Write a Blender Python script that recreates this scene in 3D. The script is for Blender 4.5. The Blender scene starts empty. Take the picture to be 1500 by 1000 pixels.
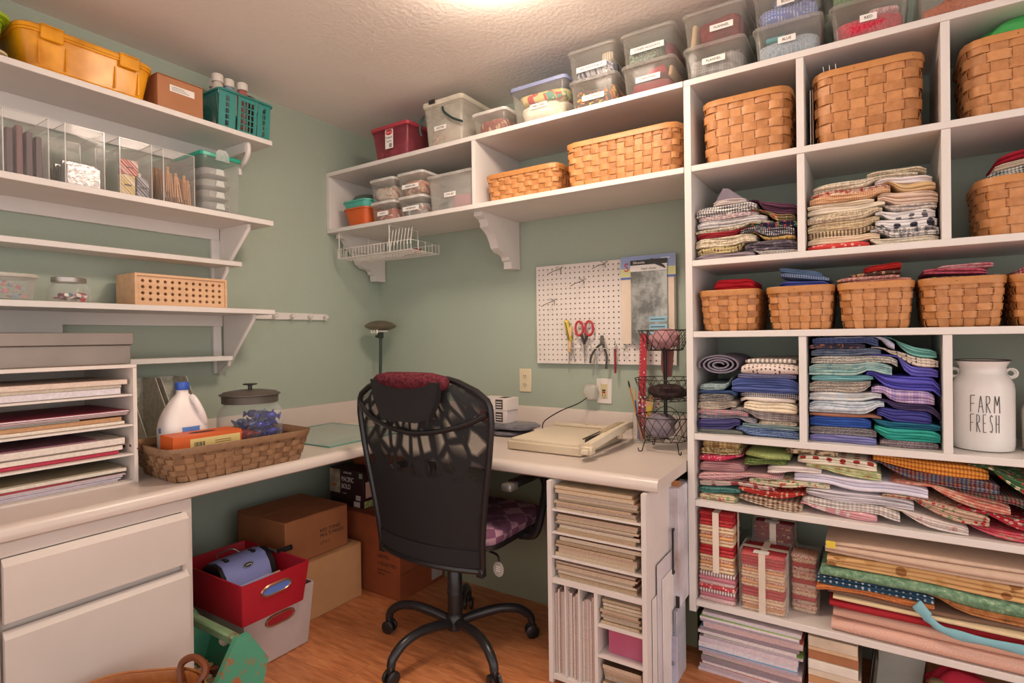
import bpy, bmesh, math, random
from mathutils import Vector, Matrix
PI = math.pi
SC = bpy.context.scene
COL = SC.collection
rnd = random.Random(7)

# ------------------------------------------------------------------ camera
def set_camera():
    yaw, pitch, roll, fpx = 0.572900, -0.0066008, -0.0136269, 818.366
    f = Vector((-math.sin(yaw)*math.cos(pitch), math.cos(yaw)*math.cos(pitch), math.sin(pitch)))
    r = Vector((math.cos(yaw), math.sin(yaw), 0)); u = r.cross(f)
    c, s = math.cos(roll), math.sin(roll)
    r2 = c*r + s*u; u2 = -s*r + c*u
    cd = bpy.data.cameras.new('camera'); co = bpy.data.objects.new('camera', cd); COL.objects.link(co)
    cd.sensor_width = 36; cd.lens = fpx/1500*36; cd.clip_start = .05
    m = Matrix((r2, u2, -f)).transposed().to_4x4(); m.translation = Vector((2.56298, -2.46375, 1.22))
    co.matrix_world = m
    SC.camera = co
set_camera()

# ------------------------------------------------------------------ world, exposure
world = bpy.data.worlds.new('world'); SC.world = world; world.use_nodes = True
bg = world.node_tree.nodes['Background']
bg.inputs[0].default_value = (1.0, .95, .92, 1); bg.inputs[1].default_value = 1.75
SC.view_settings.view_transform = 'Standard'; SC.view_settings.look = 'None'
SC.view_settings.exposure = 0.07; SC.view_settings.gamma = 1.0; SC.view_settings.use_curve_mapping = False
SC.cycles.transparent_max_bounces = 24
LAMP_STRENGTH = 72.0          # the ceiling fixture's diffuser
LAMP_COLOR = (1.0, .82, .66)

# ------------------------------------------------------------------ materials
MATS = {}
def lin(c):
    if isinstance(c, str):
        c = c.lstrip('#'); c = [int(c[i:i+2], 16)/255 for i in (0, 2, 4)]
        c = [x/12.92 if x <= .04045 else ((x+.055)/1.055)**2.4 for x in c]
    return (c[0], c[1], c[2], 1)
def newmat(name):
    m = bpy.data.materials.new(name); m.use_nodes = True
    nt = m.node_tree; b = nt.nodes['Principled BSDF']
    return m, nt, b
def N(nt, t, **k):
    n = nt.nodes.new(t)
    for a, v in k.items(): setattr(n, a, v)
    return n
def vec(nt, scale=(1, 1, 1), rot=(0, 0, 0), loc=(0, 0, 0)):
    tc = N(nt, 'ShaderNodeTexCoord'); mp = N(nt, 'ShaderNodeMapping')
    mp.inputs['Scale'].default_value = scale; mp.inputs['Rotation'].default_value = rot; mp.inputs['Location'].default_value = loc
    nt.links.new(tc.outputs['Object'], mp.inputs['Vector'])
    return mp.outputs[0]
def noise(nt, v, scale, detail=3, rough=.5):
    n = N(nt, 'ShaderNodeTexNoise'); n.inputs['Scale'].default_value = scale
    n.inputs['Detail'].default_value = detail; n.inputs['Roughness'].default_value = rough
    if v: nt.links.new(v, n.inputs['Vector'])
    return n.outputs['Fac']
def ramp(nt, fac, stops, interp='LINEAR'):
    r = N(nt, 'ShaderNodeValToRGB'); r.color_ramp.interpolation = interp
    e = r.color_ramp.elements
    while len(e) < len(stops): e.new(.5)
    for el, (p, c) in zip(e, stops): el.position = p; el.color = lin(c)
    nt.links.new(fac, r.inputs[0])
    return r.outputs[0]
def math_(nt, op, a, b=None, c=None):
    n = N(nt, 'ShaderNodeMath', operation=op)
    for i, x in enumerate((a, b, c)):
        if x is None: continue
        if isinstance(x, (int, float)): n.inputs[i].default_value = x
        else: nt.links.new(x, n.inputs[i])
    return n.outputs[0]
def mixc(nt, fac, a, b):
    n = N(nt, 'ShaderNodeMix', data_type='RGBA')
    if isinstance(fac, (int, float)): n.inputs[0].default_value = fac
    else: nt.links.new(fac, n.inputs[0])
    for i, x in ((6, a), (7, b)):
        if isinstance(x, (str, tuple, list)): n.inputs[i].default_value = lin(x)
        else: nt.links.new(x, n.inputs[i])
    return n.outputs[2]
def bump(nt, b, h, strength=.3, dist=.002):
    n = N(nt, 'ShaderNodeBump'); n.inputs['Strength'].default_value = strength; n.inputs['Distance'].default_value = dist
    nt.links.new(h, n.inputs['Height']); nt.links.new(n.outputs[0], b.inputs['Normal'])
def P(color, rough=.5, metal=0, var=.06, vs=14, bmp=0, bs=200, spec=.5, key=None, emit=0):
    k = ('P', str(color), rough, metal, var, vs, bmp, bs, spec, key, emit)
    if k in MATS: return MATS[k]
    m, nt, b = newmat('mat'); MATS[k] = m
    v = vec(nt)
    c = lin(color)
    lo = tuple(x*(1-var) for x in c[:3]); hi = tuple(min(1, x*(1+var)) for x in c[:3])
    nt.links.new(ramp(nt, noise(nt, v, vs), [(.3, lo), (.7, hi)]), b.inputs['Base Color'])
    b.inputs['Roughness'].default_value = rough; b.inputs['Metallic'].default_value = metal
    b.inputs['Specular IOR Level'].default_value = spec
    if bmp: bump(nt, b, noise(nt, v, bs, 2), bmp)
    if emit:
        b.inputs['Emission Color'].default_value = c; b.inputs['Emission Strength'].default_value = emit
    return m
def clear(color='#e8e6e0', haze=.12, rough=.12, key=None, tint=.9):
    """thin clear or frosted plastic / glass"""
    k = ('clear', color, haze, rough, key, tint)
    if k in MATS: return MATS[k]
    m, nt, b = newmat('clear'); MATS[k] = m
    out = nt.nodes['Material Output']
    b.inputs['Base Color'].default_value = lin(color); b.inputs['Roughness'].default_value = rough
    tr = N(nt, 'ShaderNodeBsdfTransparent'); tr.inputs[0].default_value = (*[tint+(1-tint)*x for x in lin(color)[:3]], 1)
    lw = N(nt, 'ShaderNodeLayerWeight'); lw.inputs[0].default_value = .5
    v = vec(nt)
    f = math_(nt, 'ADD', math_(nt, 'ADD', math_(nt, 'MULTIPLY', math_(nt, 'POWER', lw.outputs['Facing'], 4.0), .7), .03), math_(nt, 'MULTIPLY', noise(nt, v, 8), haze*2))
    f = math_(nt, 'MINIMUM', f, 1.0)
    mx = N(nt, 'ShaderNodeMixShader'); nt.links.new(f, mx.inputs[0])
    nt.links.new(tr.outputs[0], mx.inputs[1]); nt.links.new(b.outputs[0], mx.inputs[2]); nt.links.new(mx.outputs[0], out.inputs[0])
    return m
def fab(kind, c1, c2='#ffffff', sc=1.0, c3=None):
    """fabric: patterned on x and y+z so that folds and tops both show the print"""
    k = ('fab', kind, c1, c2, sc, c3)
    if k in MATS: return MATS[k]
    m, nt, b = newmat('fabric'); MATS[k] = m
    b.inputs['Roughness'].default_value = .9; b.inputs['Specular IOR Level'].default_value = .15
    tc = N(nt, 'ShaderNodeTexCoord'); sp = N(nt, 'ShaderNodeSeparateXYZ'); nt.links.new(tc.outputs['Object'], sp.inputs[0])
    x = sp.outputs[0]; w = math_(nt, 'ADD', sp.outputs[1], sp.outputs[2])
    cb = N(nt, 'ShaderNodeCombineXYZ'); nt.links.new(x, cb.inputs[0]); nt.links.new(w, cb.inputs[1])
    v = cb.outputs[0]
    def tri(s, f):  # 0..1 square wave
        return math_(nt, 'GREATER_THAN', math_(nt, 'FRACT', math_(nt, 'MULTIPLY', s, f)), .5)
    base = c1
    if kind == 'gingham':
        f = math_(nt, 'MULTIPLY', math_(nt, 'ADD', tri(x, 110*sc), tri(w, 110*sc)), .5); base = mixc(nt, f, c1, c2)
    elif kind == 'plaid':
        f = math_(nt, 'MULTIPLY', math_(nt, 'ADD', tri(x, 40*sc), tri(w, 55*sc)), .5); base = mixc(nt, f, c1, c2)
        base = mixc(nt, math_(nt, 'MULTIPLY', tri(x, 140*sc), .35), base, c3 or c2)
    elif kind == 'stripe':
        base = mixc(nt, tri(x, 70*sc), c1, c2)
    elif kind in ('dots', 'diamonds'):
        def cell(s, f): return math_(nt, 'ABSOLUTE', math_(nt, 'SUBTRACT', math_(nt, 'FRACT', math_(nt, 'MULTIPLY', s, f)), .5))
        a, c_ = cell(x, 75*sc), cell(w, 75*sc)
        d = math_(nt, 'ADD', a, c_) if kind == 'diamonds' else math_(nt, 'SQRT', math_(nt, 'ADD', math_(nt, 'MULTIPLY', a, a), math_(nt, 'MULTIPLY', c_, c_)))
        base = mixc(nt, math_(nt, 'LESS_THAN', d, .24), c1, c2)
    elif kind == 'floral':
        vo = N(nt, 'ShaderNodeTexVoronoi'); vo.inputs['Scale'].default_value = 62*sc; nt.links.new(v, vo.inputs['Vector'])
        base = mixc(nt, math_(nt, 'LESS_THAN', vo.outputs['Distance'], .33), c1, c2)
        if c3:
            base = mixc(nt, math_(nt, 'GREATER_THAN', noise(nt, v, 70*sc, 2), .6), base, c3)
    elif kind == 'calico':
        base = ramp(nt, noise(nt, v, 150*sc, 3, .65), [(.44, c1), (.56, c2)])
        if c3: base = mixc(nt, math_(nt, 'GREATER_THAN', noise(nt, v, 90*sc, 2), .6), base, c3)
    elif kind == 'marble':
        base = ramp(nt, noise(nt, v, 45*sc, 6, .7), [(.35, c1), (.55, c2), (.68, c3 or c2)])
    else:
        base = mixc(nt, math_(nt, 'MULTIPLY', noise(nt, v, 30), .35), c1, '#8a7a70') if False else ramp(nt, noise(nt, v, 30), [(.3, tuple(x_*.9 for x_ in lin(c1)[:3])), (.7, c1)])
    if isinstance(base, str): b.inputs['Base Color'].default_value = lin(base)
    else: nt.links.new(base, b.inputs['Base Color'])
    bump(nt, b, noise(nt, v, 260, 3), .25, .001)
    return m
def wood(c1, c2, scale=(3, 40, 40), rough=.5, bmp=.1):
    k = ('wood', c1, c2, scale, rough)
    if k in MATS: return MATS[k]
    m, nt, b = newmat('wood'); MATS[k] = m
    v = vec(nt, scale)
    n = noise(nt, v, 1.0, 5, .6)
    nt.links.new(ramp(nt, n, [(.3, c1), (.7, c2)]), b.inputs['Base Color'])
    b.inputs['Roughness'].default_value = rough
    bump(nt, b, n, bmp, .001)
    return m
def speckle(c1, c2, scale=90, rough=.6, lo=.45, hi=.6, metal=0):
    k = ('speckle', c1, c2, scale, rough, lo, hi, metal)
    if k in MATS: return MATS[k]
    m, nt, b = newmat('speckle'); MATS[k] = m
    nt.links.new(ramp(nt, noise(nt, vec(nt), scale, 5, .7), [(lo, c1), (hi, c2)]), b.inputs['Base Color'])
    b.inputs['Roughness'].default_value = rough; b.inputs['Metallic'].default_value = metal
    return m

# ------------------------------------------------------------------ mesh helpers: every builder returns (verts, faces)
def box(x0, x1, y0, y1, z0, z1, b=0.0, seg=1):
    if b <= 0:
        V = [(x, y, z) for z in (z0, z1) for y in (y0, y1) for x in (x0, x1)]
        F = [(0, 2, 3, 1), (4, 5, 7, 6), (0, 1, 5, 4), (2, 6, 7, 3), (0, 4, 6, 2), (1, 3, 7, 5)]
        return V, F
    bm = bmesh.new(); bmesh.ops.create_cube(bm, size=1)
    for v in bm.verts: v.co = Vector(((x0+x1)/2+v.co.x*(x1-x0), (y0+y1)/2+v.co.y*(y1-y0), (z0+z1)/2+v.co.z*(z1-z0)))
    b = min(b, .49*min(x1-x0, y1-y0, z1-z0))
    bmesh.ops.bevel(bm, geom=list(bm.edges), offset=b, segments=seg, affect='EDGES', profile=.5)
    bm.verts.index_update()
    V = [tuple(v.co) for v in bm.verts]; F = [tuple(v.index for v in f.verts) for f in bm.faces]
    bm.free(); return V, F
def join(*ms):
    V, F = [], []
    for v, f in ms:
        o = len(V); V += list(v); F += [tuple(i+o for i in q) for q in f]
    return V, F
def xf(m, loc=(0, 0, 0), rot=(0, 0, 0), scale=(1, 1, 1)):
    from mathutils import Euler
    M_ = Matrix.Translation(loc) @ Euler(rot).to_matrix().to_4x4() @ Matrix.Diagonal((*scale, 1))
    return [tuple(M_ @ Vector(v)) for v in m[0]], m[1]
def loft(loops, closed=True, cap0=True, cap1=True):
    n = len(loops[0]); V = [p for l in loops for p in l]; F = []
    for i in range(len(loops)-1):
        for j in range(n if closed else n-1):
            k = (j+1) % n
            F.append((i*n+j, i*n+k, (i+1)*n+k, (i+1)*n+j))
    if cap0: F.append(tuple(range(n-1, -1, -1)))
    if cap1: F.append(tuple((len(loops)-1)*n+j for j in range(n)))
    return V, F
def tube(path, r, seg=8, closed=False, caps=True):
    pts = [Vector(p) for p in path]; n = len(pts)
    rs = [r[min(len(r)-1, int(i*len(r)/n))] for i in range(n)] if isinstance(r, (list, tuple)) else [r]*n
    T = []
    for i in range(n):
        a = pts[(i-1) % n] if (closed or i > 0) else pts[i]
        b = pts[(i+1) % n] if (closed or i < n-1) else pts[i]
        t = b-a; T.append(t.normalized() if t.length > 1e-9 else Vector((0, 0, 1)))
    up = Vector((0, 0, 1)) if abs(T[0].z) < .9 else Vector((1, 0, 0))
    s = T[0].cross(up).normalized(); loops = []
    for i in range(n):
        s = (s - T[i]*s.dot(T[i]));
        s = s.normalized() if s.length > 1e-6 else T[i].orthogonal().normalized()
        q = T[i].cross(s)
        loops.append([tuple(pts[i]+(s*math.cos(2*PI*k/seg)+q*math.sin(2*PI*k/seg))*rs[i]) for k in range(seg)])
    if closed:
        V, F = loft(loops, True, False, False); m = len(loops)-1
        for j in range(seg):
            k = (j+1) % seg; F.append((m*seg+j, m*seg+k, k, j))
        return V, F
    return loft(loops, True, caps, caps)
def lathe(prof, seg=24, cap0=True, cap1=True):
    return loft([[(r*math.cos(2*PI*k/seg), r*math.sin(2*PI*k/seg), z) for k in range(seg)] for r, z in prof], True, cap0, cap1)
def prism(outline, axis, a0, a1):
    """extrude a 2D outline along axis 'x','y' or 'z' from a0 to a1"""
    def p(q, a): return {'x': (a, q[0], q[1]), 'y': (q[0], a, q[1]), 'z': (q[0], q[1], a)}[axis]
    return loft([[p(q, a0) for q in outline], [p(q, a1) for q in outline]])
def rrect(hw, hd, r, n=4, z=0.0, cx=0.0, cy=0.0):
    r = min(r, hw*.999, hd*.999); out = []
    for (sx, sy, a0) in ((1, 1, 0), (-1, 1, 90), (-1, -1, 180), (1, -1, 270)):
        for k in range(n+1):
            a = math.radians(a0+90*k/n)
            out.append((cx+sx*(hw-r)+r*math.cos(a), cy+sy*(hd-r)+r*math.sin(a), z))
    return out
def tub(w, d, h, taper=.9, r=.02, t=.0025, lip=0.0, n=3, zb=0.0):
    """open container with real wall thickness; size w x d at the top"""
    L = []
    L.append(rrect(w/2*taper-.006, d/2*taper-.006, r, n, zb)); L.append(rrect(w/2*taper, d/2*taper, r, n, zb+.004))
    L.append(rrect(w/2, d/2, r, n, zb+h-(.008 if lip else 0)))
    if lip:
        L.append(rrect(w/2+lip, d/2+lip, r+lip, n, zb+h-.008)); L.append(rrect(w/2+lip, d/2+lip, r+lip, n, zb+h))
    else: L.append(rrect(w/2, d/2, r, n, zb+h))
    L.append(rrect(w/2-t, d/2-t, r, n, zb+h)); L.append(rrect(w/2*taper-t, d/2*taper-t, r, n, zb+t+.003))
    return loft(L)
def lid_(w, d, h=.014, r=.022, n=3, z=0.0, top=.004):
    return loft([rrect(w/2-.003, d/2-.003, r, n, z), rrect(w/2, d/2, r, n, z+.001), rrect(w/2, d/2, r, n, z+h-.003), rrect(w/2-.003, d/2-.003, r, n, z+h),
                 rrect(w/2-.012, d/2-.012, r, n, z+h), rrect(w/2-.014, d/2-.014, r, n, z+h-top)])
def holes_plate(w, h, nx, ny, r, t, mx=0.0, mz=0.0, sides=8, through=False):
    """plate in XZ, front at y=0, thickness t towards +y, with nx*ny round holes"""
    V, F = [], []
    xs = [-w/2+mx+(w-2*mx)*i/nx for i in range(nx+1)]; zs = [mz+(h-2*mz)*j/ny for j in range(ny+1)]
    def quad(a, b, c, d):
        o = len(V); V.extend((a, b, c, d)); F.append((o, o+1, o+2, o+3))
    for i in range(nx):
        for j in range(ny):
            x0, x1, z0, z1 = xs[i], xs[i+1], zs[j], zs[j+1]; cx, cz = (x0+x1)/2, (z0+z1)/2
            o = len(V)
            out = [(x1, cz), (x1, z1), (cx, z1), (x0, z1), (x0, cz), (x0, z0), (cx, z0), (x1, z0)]
            inn = [(cx+r*math.cos(k*PI/4), cz+r*math.sin(k*PI/4)) for k in range(8)]
            V.extend((a, 0, b) for a, b in out); V.extend((a, 0, b) for a, b in inn); V.extend((a, t*.98, b) for a, b in inn)
            for k in range(8):
                q = (k+1) % 8
                F.append((o+q, o+k, o+8+k, o+8+q)); F.append((o+8+q, o+8+k, o+16+k, o+16+q))
            if not through: F.append(tuple(o+16+k for k in range(8)))
    X0, X1 = -w/2, w/2
    if mx or mz:
        quad((X0, 0, 0), (X1, 0, 0), (X1, 0, mz), (X0, 0, mz)); quad((X0, 0, h-mz), (X1, 0, h-mz), (X1, 0, h), (X0, 0, h))
        quad((X0, 0, mz), (X0+mx, 0, mz), (X0+mx, 0, h-mz), (X0, 0, h-mz)); quad((X1-mx, 0, mz), (X1, 0, mz), (X1, 0, h-mz), (X1-mx, 0, h-mz))
    if not through: quad((X0, t, 0), (X0, t, h), (X1, t, h), (X1, t, 0))
    quad((X0, 0, 0), (X0, t, 0), (X1, t, 0), (X1, 0, 0)); quad((X0, 0, h), (X1, 0, h), (X1, t, h), (X0, t, h))
    quad((X0, 0, 0), (X0, 0, h), (X0, t, h), (X0, t, 0)); quad((X1, 0, 0), (X1, t, 0), (X1, t, h), (X1, 0, h))
    return V, F
def blob(w, d, h, seed=0, amp=.12, nu=14, nv=8, p=.6):
    """crumpled soft lump, base on z=0"""
    R = random.Random(seed); ph = [R.uniform(0, 6.28) for _ in range(6)]; L = []
    def sp(c, e): return math.copysign(abs(c)**e, c)
    for i in range(nv+1):
        a = -PI/2+PI*i/nv; l = []
        for j in range(nu):
            t = 2*PI*j/nu
            k = 1+amp*(math.sin(3*t+ph[0]+2*a)*.5+math.sin(5*t+ph[1]-3*a)*.35+math.sin(7*a+2*t+ph[2])*.35)
            l.append((w/2*sp(math.cos(a), p)*sp(math.cos(t), p)*min(k, 1.05), d/2*sp(math.cos(a), p)*sp(math.sin(t), p)*min(k, 1.05), h/2*(1+sp(math.sin(a), p)*min(1.0, k))))
        L.append(l)
    return loft(L)
def wire(path, r=.0015, seg=5): return tube(path, r, seg)
def circle(r, n, z=0, cx=0, cy=0): return [(cx+r*math.cos(2*PI*k/n), cy+r*math.sin(2*PI*k/n), z) for k in range(n)]
def smoothpath(pts, k=6):
    """Catmull-Rom through points"""
    P_ = [Vector(p) for p in pts]; P_ = [2*P_[0]-P_[1]]+P_+[2*P_[-1]-P_[-2]]; out = []
    for i in range(1, len(P_)-2):
        a, b, c, d = P_[i-1:i+3]
        for j in range(k):
            t = j/k
            out.append(tuple(.5*((2*b)+(c-a)*t+(2*a-5*b+4*c-d)*t*t+(3*b-a-3*c+d)*t**3)))
    out.append(tuple(P_[-2])); return out

# ------------------------------------------------------------------ objects
def obj(name, m, mat, parent=None, loc=None, rot=None, smooth=40, world=False, label=None, kind=None):
    V, F = m
    if world and parent is not None:
        o0 = parent.location
        if parent.parent is not None: o0 = o0+parent.parent.location
        V = [(v[0]-o0[0], v[1]-o0[1], v[2]-o0[2]) for v in V]
    me = bpy.data.meshes.new(name); me.from_pydata(V, [], F); me.update()
    for mm in (mat if isinstance(mat, (list, tuple)) else [mat]): me.materials.append(mm)
    if smooth:
        me.polygons.foreach_set('use_smooth', [True]*len(me.polygons)); me.set_sharp_from_angle(angle=math.radians(smooth))
    o = bpy.data.objects.new(name, me); COL.objects.link(o)
    if loc: o.location = loc
    if rot: o.rotation_euler = rot
    if parent is not None: o.parent = parent
    if label: o['label'] = label
    if kind: o['kind'] = kind
    return o
def mati(o, fn):
    """pick a material slot per face from its centre and normal"""
    for p in o.data.polygons: p.material_index = fn(p.center, p.normal)
def tag(o, label, cat, group=None):
    o['label'] = label; o['category'] = cat
    if group: o['group'] = group
    return o
def thing(name, label, cat, loc=(0, 0, 0), rz=0.0, group=None):
    o = bpy.data.objects.new(name, None); COL.objects.link(o); o.empty_display_size = .05
    o.location = loc; o.rotation_euler = (0, 0, rz)
    return tag(o, label, cat, group)
def struct(name, m, mat, parent=None, smooth=40):
    o = obj(name, m, mat, parent, smooth=smooth)
    if parent is None: o['kind'] = 'structure'
    return o
def dup(root, loc, rz=None, label=None, scale=None):
    r = root.copy(); COL.objects.link(r); r.location = loc
    if rz is not None: r.rotation_euler = (0, 0, rz)
    if scale: r.scale = scale
    if label: r['label'] = label
    for ch in list(root.children):
        c = ch.copy(); COL.objects.link(c); c.parent = r
        for g in ch.children:
            d = g.copy(); COL.objects.link(d); d.parent = c
    return r
def text(name, body, size, mat, parent, loc, rot=(PI/2, 0, 0), align='CENTER', sx=1.0, ext=.0003, label=None):
    cu = bpy.data.curves.new(name, 'FONT'); cu.body = body; cu.size = size; cu.align_x = align; cu.align_y = 'CENTER'; cu.extrude = ext; cu.resolution_u = 2
    t = bpy.data.objects.new(name, cu); COL.objects.link(t)
    dg = bpy.context.evaluated_depsgraph_get()
    me = bpy.data.meshes.new_from_object(t.evaluated_get(dg)); bpy.data.objects.remove(t); bpy.data.curves.remove(cu)
    me.materials.clear(); me.materials.append(mat); me.name = name
    o = bpy.data.objects.new(name, me); COL.objects.link(o); o.location = loc; o.rotation_euler = rot; o.scale = (sx, 1, 1)
    o.parent = parent
    return o
ORD = ['bottom', 'second', 'third', 'fourth', 'fifth', 'sixth', 'seventh', 'eighth', 'ninth', 'tenth', 'eleventh', 'twelfth', 'thirteenth', 'fourteenth', 'fifteenth', 'sixteenth', 'seventeenth', 'eighteenth', 'nineteenth', 'twentieth']+['%dst' % k if k % 10 == 1 else '%dnd' % k if k % 10 == 2 else '%drd' % k if k % 10 == 3 else '%dth' % k for k in range(21, 60)]
def nth(i, n):
    return 'topmost' if i == n-1 and n > 1 else ('lowest' if i == 0 else ORD[i]+' from the bottom')

# shared paints
WHITE = P('#d9d2cc', .42, var=.03, vs=5, bmp=.05, bs=60)
INK = P('#3a3432', .6)
STICK = P('#e9e4dd', .6)
# ================================================================== THE ROOM
def wall_mat(c, bs=120, strength=.35):
    m, nt, b = newmat('wall_paint'); v = vec(nt)
    nt.links.new(ramp(nt, noise(nt, v, 2.5, 4), [(.3, tuple(x*.95 for x in lin(c)[:3])), (.7, c)]), b.inputs['Base Color'])
    b.inputs['Roughness'].default_value = .55
    bump(nt, b, noise(nt, v, bs, 4, .6), strength, .004); return m
SAGE = wall_mat('#a1ab9b', 70, .25)
struct('wall_left', box(-.12, 0, -5.0, .12, -.02, 2.46), SAGE)
struct('wall_back', box(0, 4.6, 0, .12, -.02, 2.46), SAGE)
struct('ceiling', box(-.12, 4.6, -5.0, .12, 2.44, 2.52), wall_mat('#f2eae2', 55, .7))
# low furred-out wall under the counter
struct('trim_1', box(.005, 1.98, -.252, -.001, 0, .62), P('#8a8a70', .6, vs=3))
def floor():
    m, nt, b = newmat('floor_boards'); v = vec(nt, (7, 45, 45), rot=(0, 0, math.radians(0)))
    n = noise(nt, v, 1, 6, .65)
    oi = N(nt, 'ShaderNodeObjectInfo')
    c = ramp(nt, n, [(.25, '#8f5232'), (.5, '#c47a4c'), (.75, '#de9c6a')])
    c = mixc(nt, math_(nt, 'MULTIPLY', oi.outputs['Random'], .3), c, '#8f5a38')
    nt.links.new(c, b.inputs['Base Color']); b.inputs['Roughness'].default_value = .42
    bump(nt, b, n, .06, .001)
    f = struct('floor', box(-.12, 4.6, -5.0, .12, -.06, -.004), P('#5a3824', .7))
    # laminate planks along X, laid course by course
    R = random.Random(3); y = .0; i = 0
    base = {}
    while y > -2.6:
        x = -.0 - R.uniform(0, .9)
        while x < 3.4:
            L = 1.2; x0, x1 = max(x, 0.0), min(x+L, 3.5)
            if x1-x0 > .05:
                key = (round(x1-x0, 3))
                if key not in base:
                    V, F = box(0, x1-x0-.0012, -.124, 0, -.004, 0)
                    me = bpy.data.meshes.new('plank'); me.from_pydata(V, [], F); me.materials.append(m); base[key] = me
                o = bpy.data.objects.new('plank', base[key]); COL.objects.link(o); o.location = (x0, y-.0006, 0); o.parent = f
            x += L
        y -= .1252; i += 1
    obj('plank_field', join(box(0, 4.55, -4.95, y-.001, -.004, 0), box(3.501, 4.55, y, 0, -.004, 0)), m, f, kind='stuff')
floor()

# ceiling fixture: square flush-mount glass drum, the room's lamp
t = thing('ceiling_light', 'square white glass flush-mount ceiling light, switched on', 'ceiling light', (1.574, -1.02, 2.44), math.radians(59))
glass = P((1, .93, .85), .4, var=.0); gm, gnt, gb = newmat('lit_glass')
gb.inputs['Base Color'].default_value = (1, .95, .9, 1); gb.inputs['Emission Color'].default_value = (*LAMP_COLOR, 1); gb.inputs['Emission Strength'].default_value = LAMP_STRENGTH
obj('base_plate', box(-.11, .11, -.11, .11, -.03, -.0005, .004), WHITE, t)
obj('glass_shade', loft([rrect(.127, .127, .01, 3, -.0305), rrect(.13, .13, .01, 3, -.06), rrect(.115, .115, .02, 3, -.08), rrect(.07, .07, .02, 3, -.086)]), gm, t)
obj('finial', xf(lathe([(.004, -.1), (.01, -.096), (.012, -.09), (.006, -.0855)], 12)), P('#b8a890', .3, 1), t)

# ================================================================== COUNTER (one continuous L-shaped laminate worktop)
ZC, ZB = .757, .715
CX, CY = .715, -.725       # front of the left run / front of the back run
LAM = P('#d0c2b8', .3, var=.03, vs=4)
def nose(s0, s1, front, run):
    # profile: (distance from wall, z): bullnose front, coved backsplash
    D = front
    pr = [(.0, ZB+.004), (D-.03, ZB+.004), (D-.03, ZB), (D-.012, ZB), (D-.003, ZB+.006), (D, ZB+.018), (D-.004, ZB+.033), (D-.014, ZC-.001), (D-.028, ZC+.002), (D-.045, ZC),
          (.035, ZC), (.026, ZC+.004), (.021, ZC+.014), (.019, .862), (.015, .868), (.0, .868)]
    if run == 'x': return loft([[(s, -d, z) for d, z in pr] for s in (s0, s1)])
    return loft([[(d, s, z) for d, z in pr] for s in (s1, s0)])
e = .0005
ct = thing('countertop', 'L-shaped cream laminate countertop with rolled front edge and coved backsplash', 'countertop', (.4, -.4, ZB))
obj('back_run', nose(CX, 1.983, -CY, 'x'), LAM, ct, world=True)
obj('left_run', nose(-2.75, CY, CX, 'y'), LAM, ct, world=True)
obj('corner_section', join(box(.019, CX, CY, -.019, ZB+.004, ZC), box(e, .019, CY, -.019, ZB+.004, .868), box(e, CX, -.019, -e, ZB+.004, .868)), LAM, ct, world=True)

# left base cabinet, drawers facing the room
cab = thing('base_cabinet', 'off-white base cabinet with two plain drawer fronts under the left countertop', 'cabinet', (.35, -1.9, 0))
CW = P('#cdc1b8', .45, var=.04, vs=4)
obj('body', join(box(.003, .672, -2.74, -1.505, .09, ZB-.002), box(.003, .61, -2.74, -1.51, .001, .09)), CW, cab, world=True)
obj('face_frame', join(box(.672, .690, -1.535, -1.505, .09, ZB-.002), box(.672, .690, -2.74, -1.535, .675, ZB-.002), box(.672, .690, -2.02, -1.985, .09, .675)), CW, cab, world=True)
def front(y0, y1, z0, z1, nm):
    # fronts with a bevelled finger-pull top edge
    pr = [(.6905, z0), (.708, z0), (.708, z1-.018), (.6905, z1)]
    obj(nm, prism([(a, b) for a, b in pr], 'y', y0, y1), CW, cab, world=True)
front(-1.980, -1.523, .510, .672, 'drawer_front'); front(-1.980, -1.523, .12, .486, 'drawer_front')
front(-2.5, -2.028, .510, .672, 'drawer_front'); front(-2.5, -2.028, .12, .486, 'drawer_front')

# ================================================================== WALL SHELF on the back wall (box shelf on corbels)
S1, S2, S3, S4, S5, S6, S7 = 2.153, 1.838, 1.493, 1.234, .861, .618, .252
TH = .022; YF = -.39
def board(x0, x1, z, par, nm='shelf', y0=YF, y1=-.002):
    return obj(nm, box(x0, x1, y0, y1, z-TH, z, .0015), WHITE, par, world=True)
ws = thing('wall_shelf', 'long white box shelf with corbels on the back wall above the pegboard', 'shelf', (1.0, -.2, S2-TH))
board(.002, 1.986, S1, ws); board(.002, 1.986, S2, ws)
obj('end_panel', box(.002, .024, YF, -.002, S2+.0005, S1-TH-.0005), WHITE, ws, world=True)
obj('divider', box(1.016, 1.036, YF+.002, -.002, S2+.0005, S1-TH-.0005), WHITE, ws, world=True)
def corbel(x0, x1):
    zt = S2-TH-.0005
    pr = [(-.004, zt), (-.335, zt), (-.335, zt-.02), (-.30, zt-.03), (-.285, zt-.05), (-.29, zt-.065), (-.262, zt-.075), (-.235, zt-.095), (-.215, zt-.125), (-.2, zt-.155), (-.17, zt-.172),
          (-.13, zt-.178), (-.108, zt-.19), (-.102, zt-.205), (-.085, zt-.21), (-.085, zt-.245), (-.004, zt-.245)]
    obj('corbel', prism(pr, 'x', x0, x1), WHITE, ws, world=True, smooth=30)
corbel(.985, 1.032); corbel(.012, .06)

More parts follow.
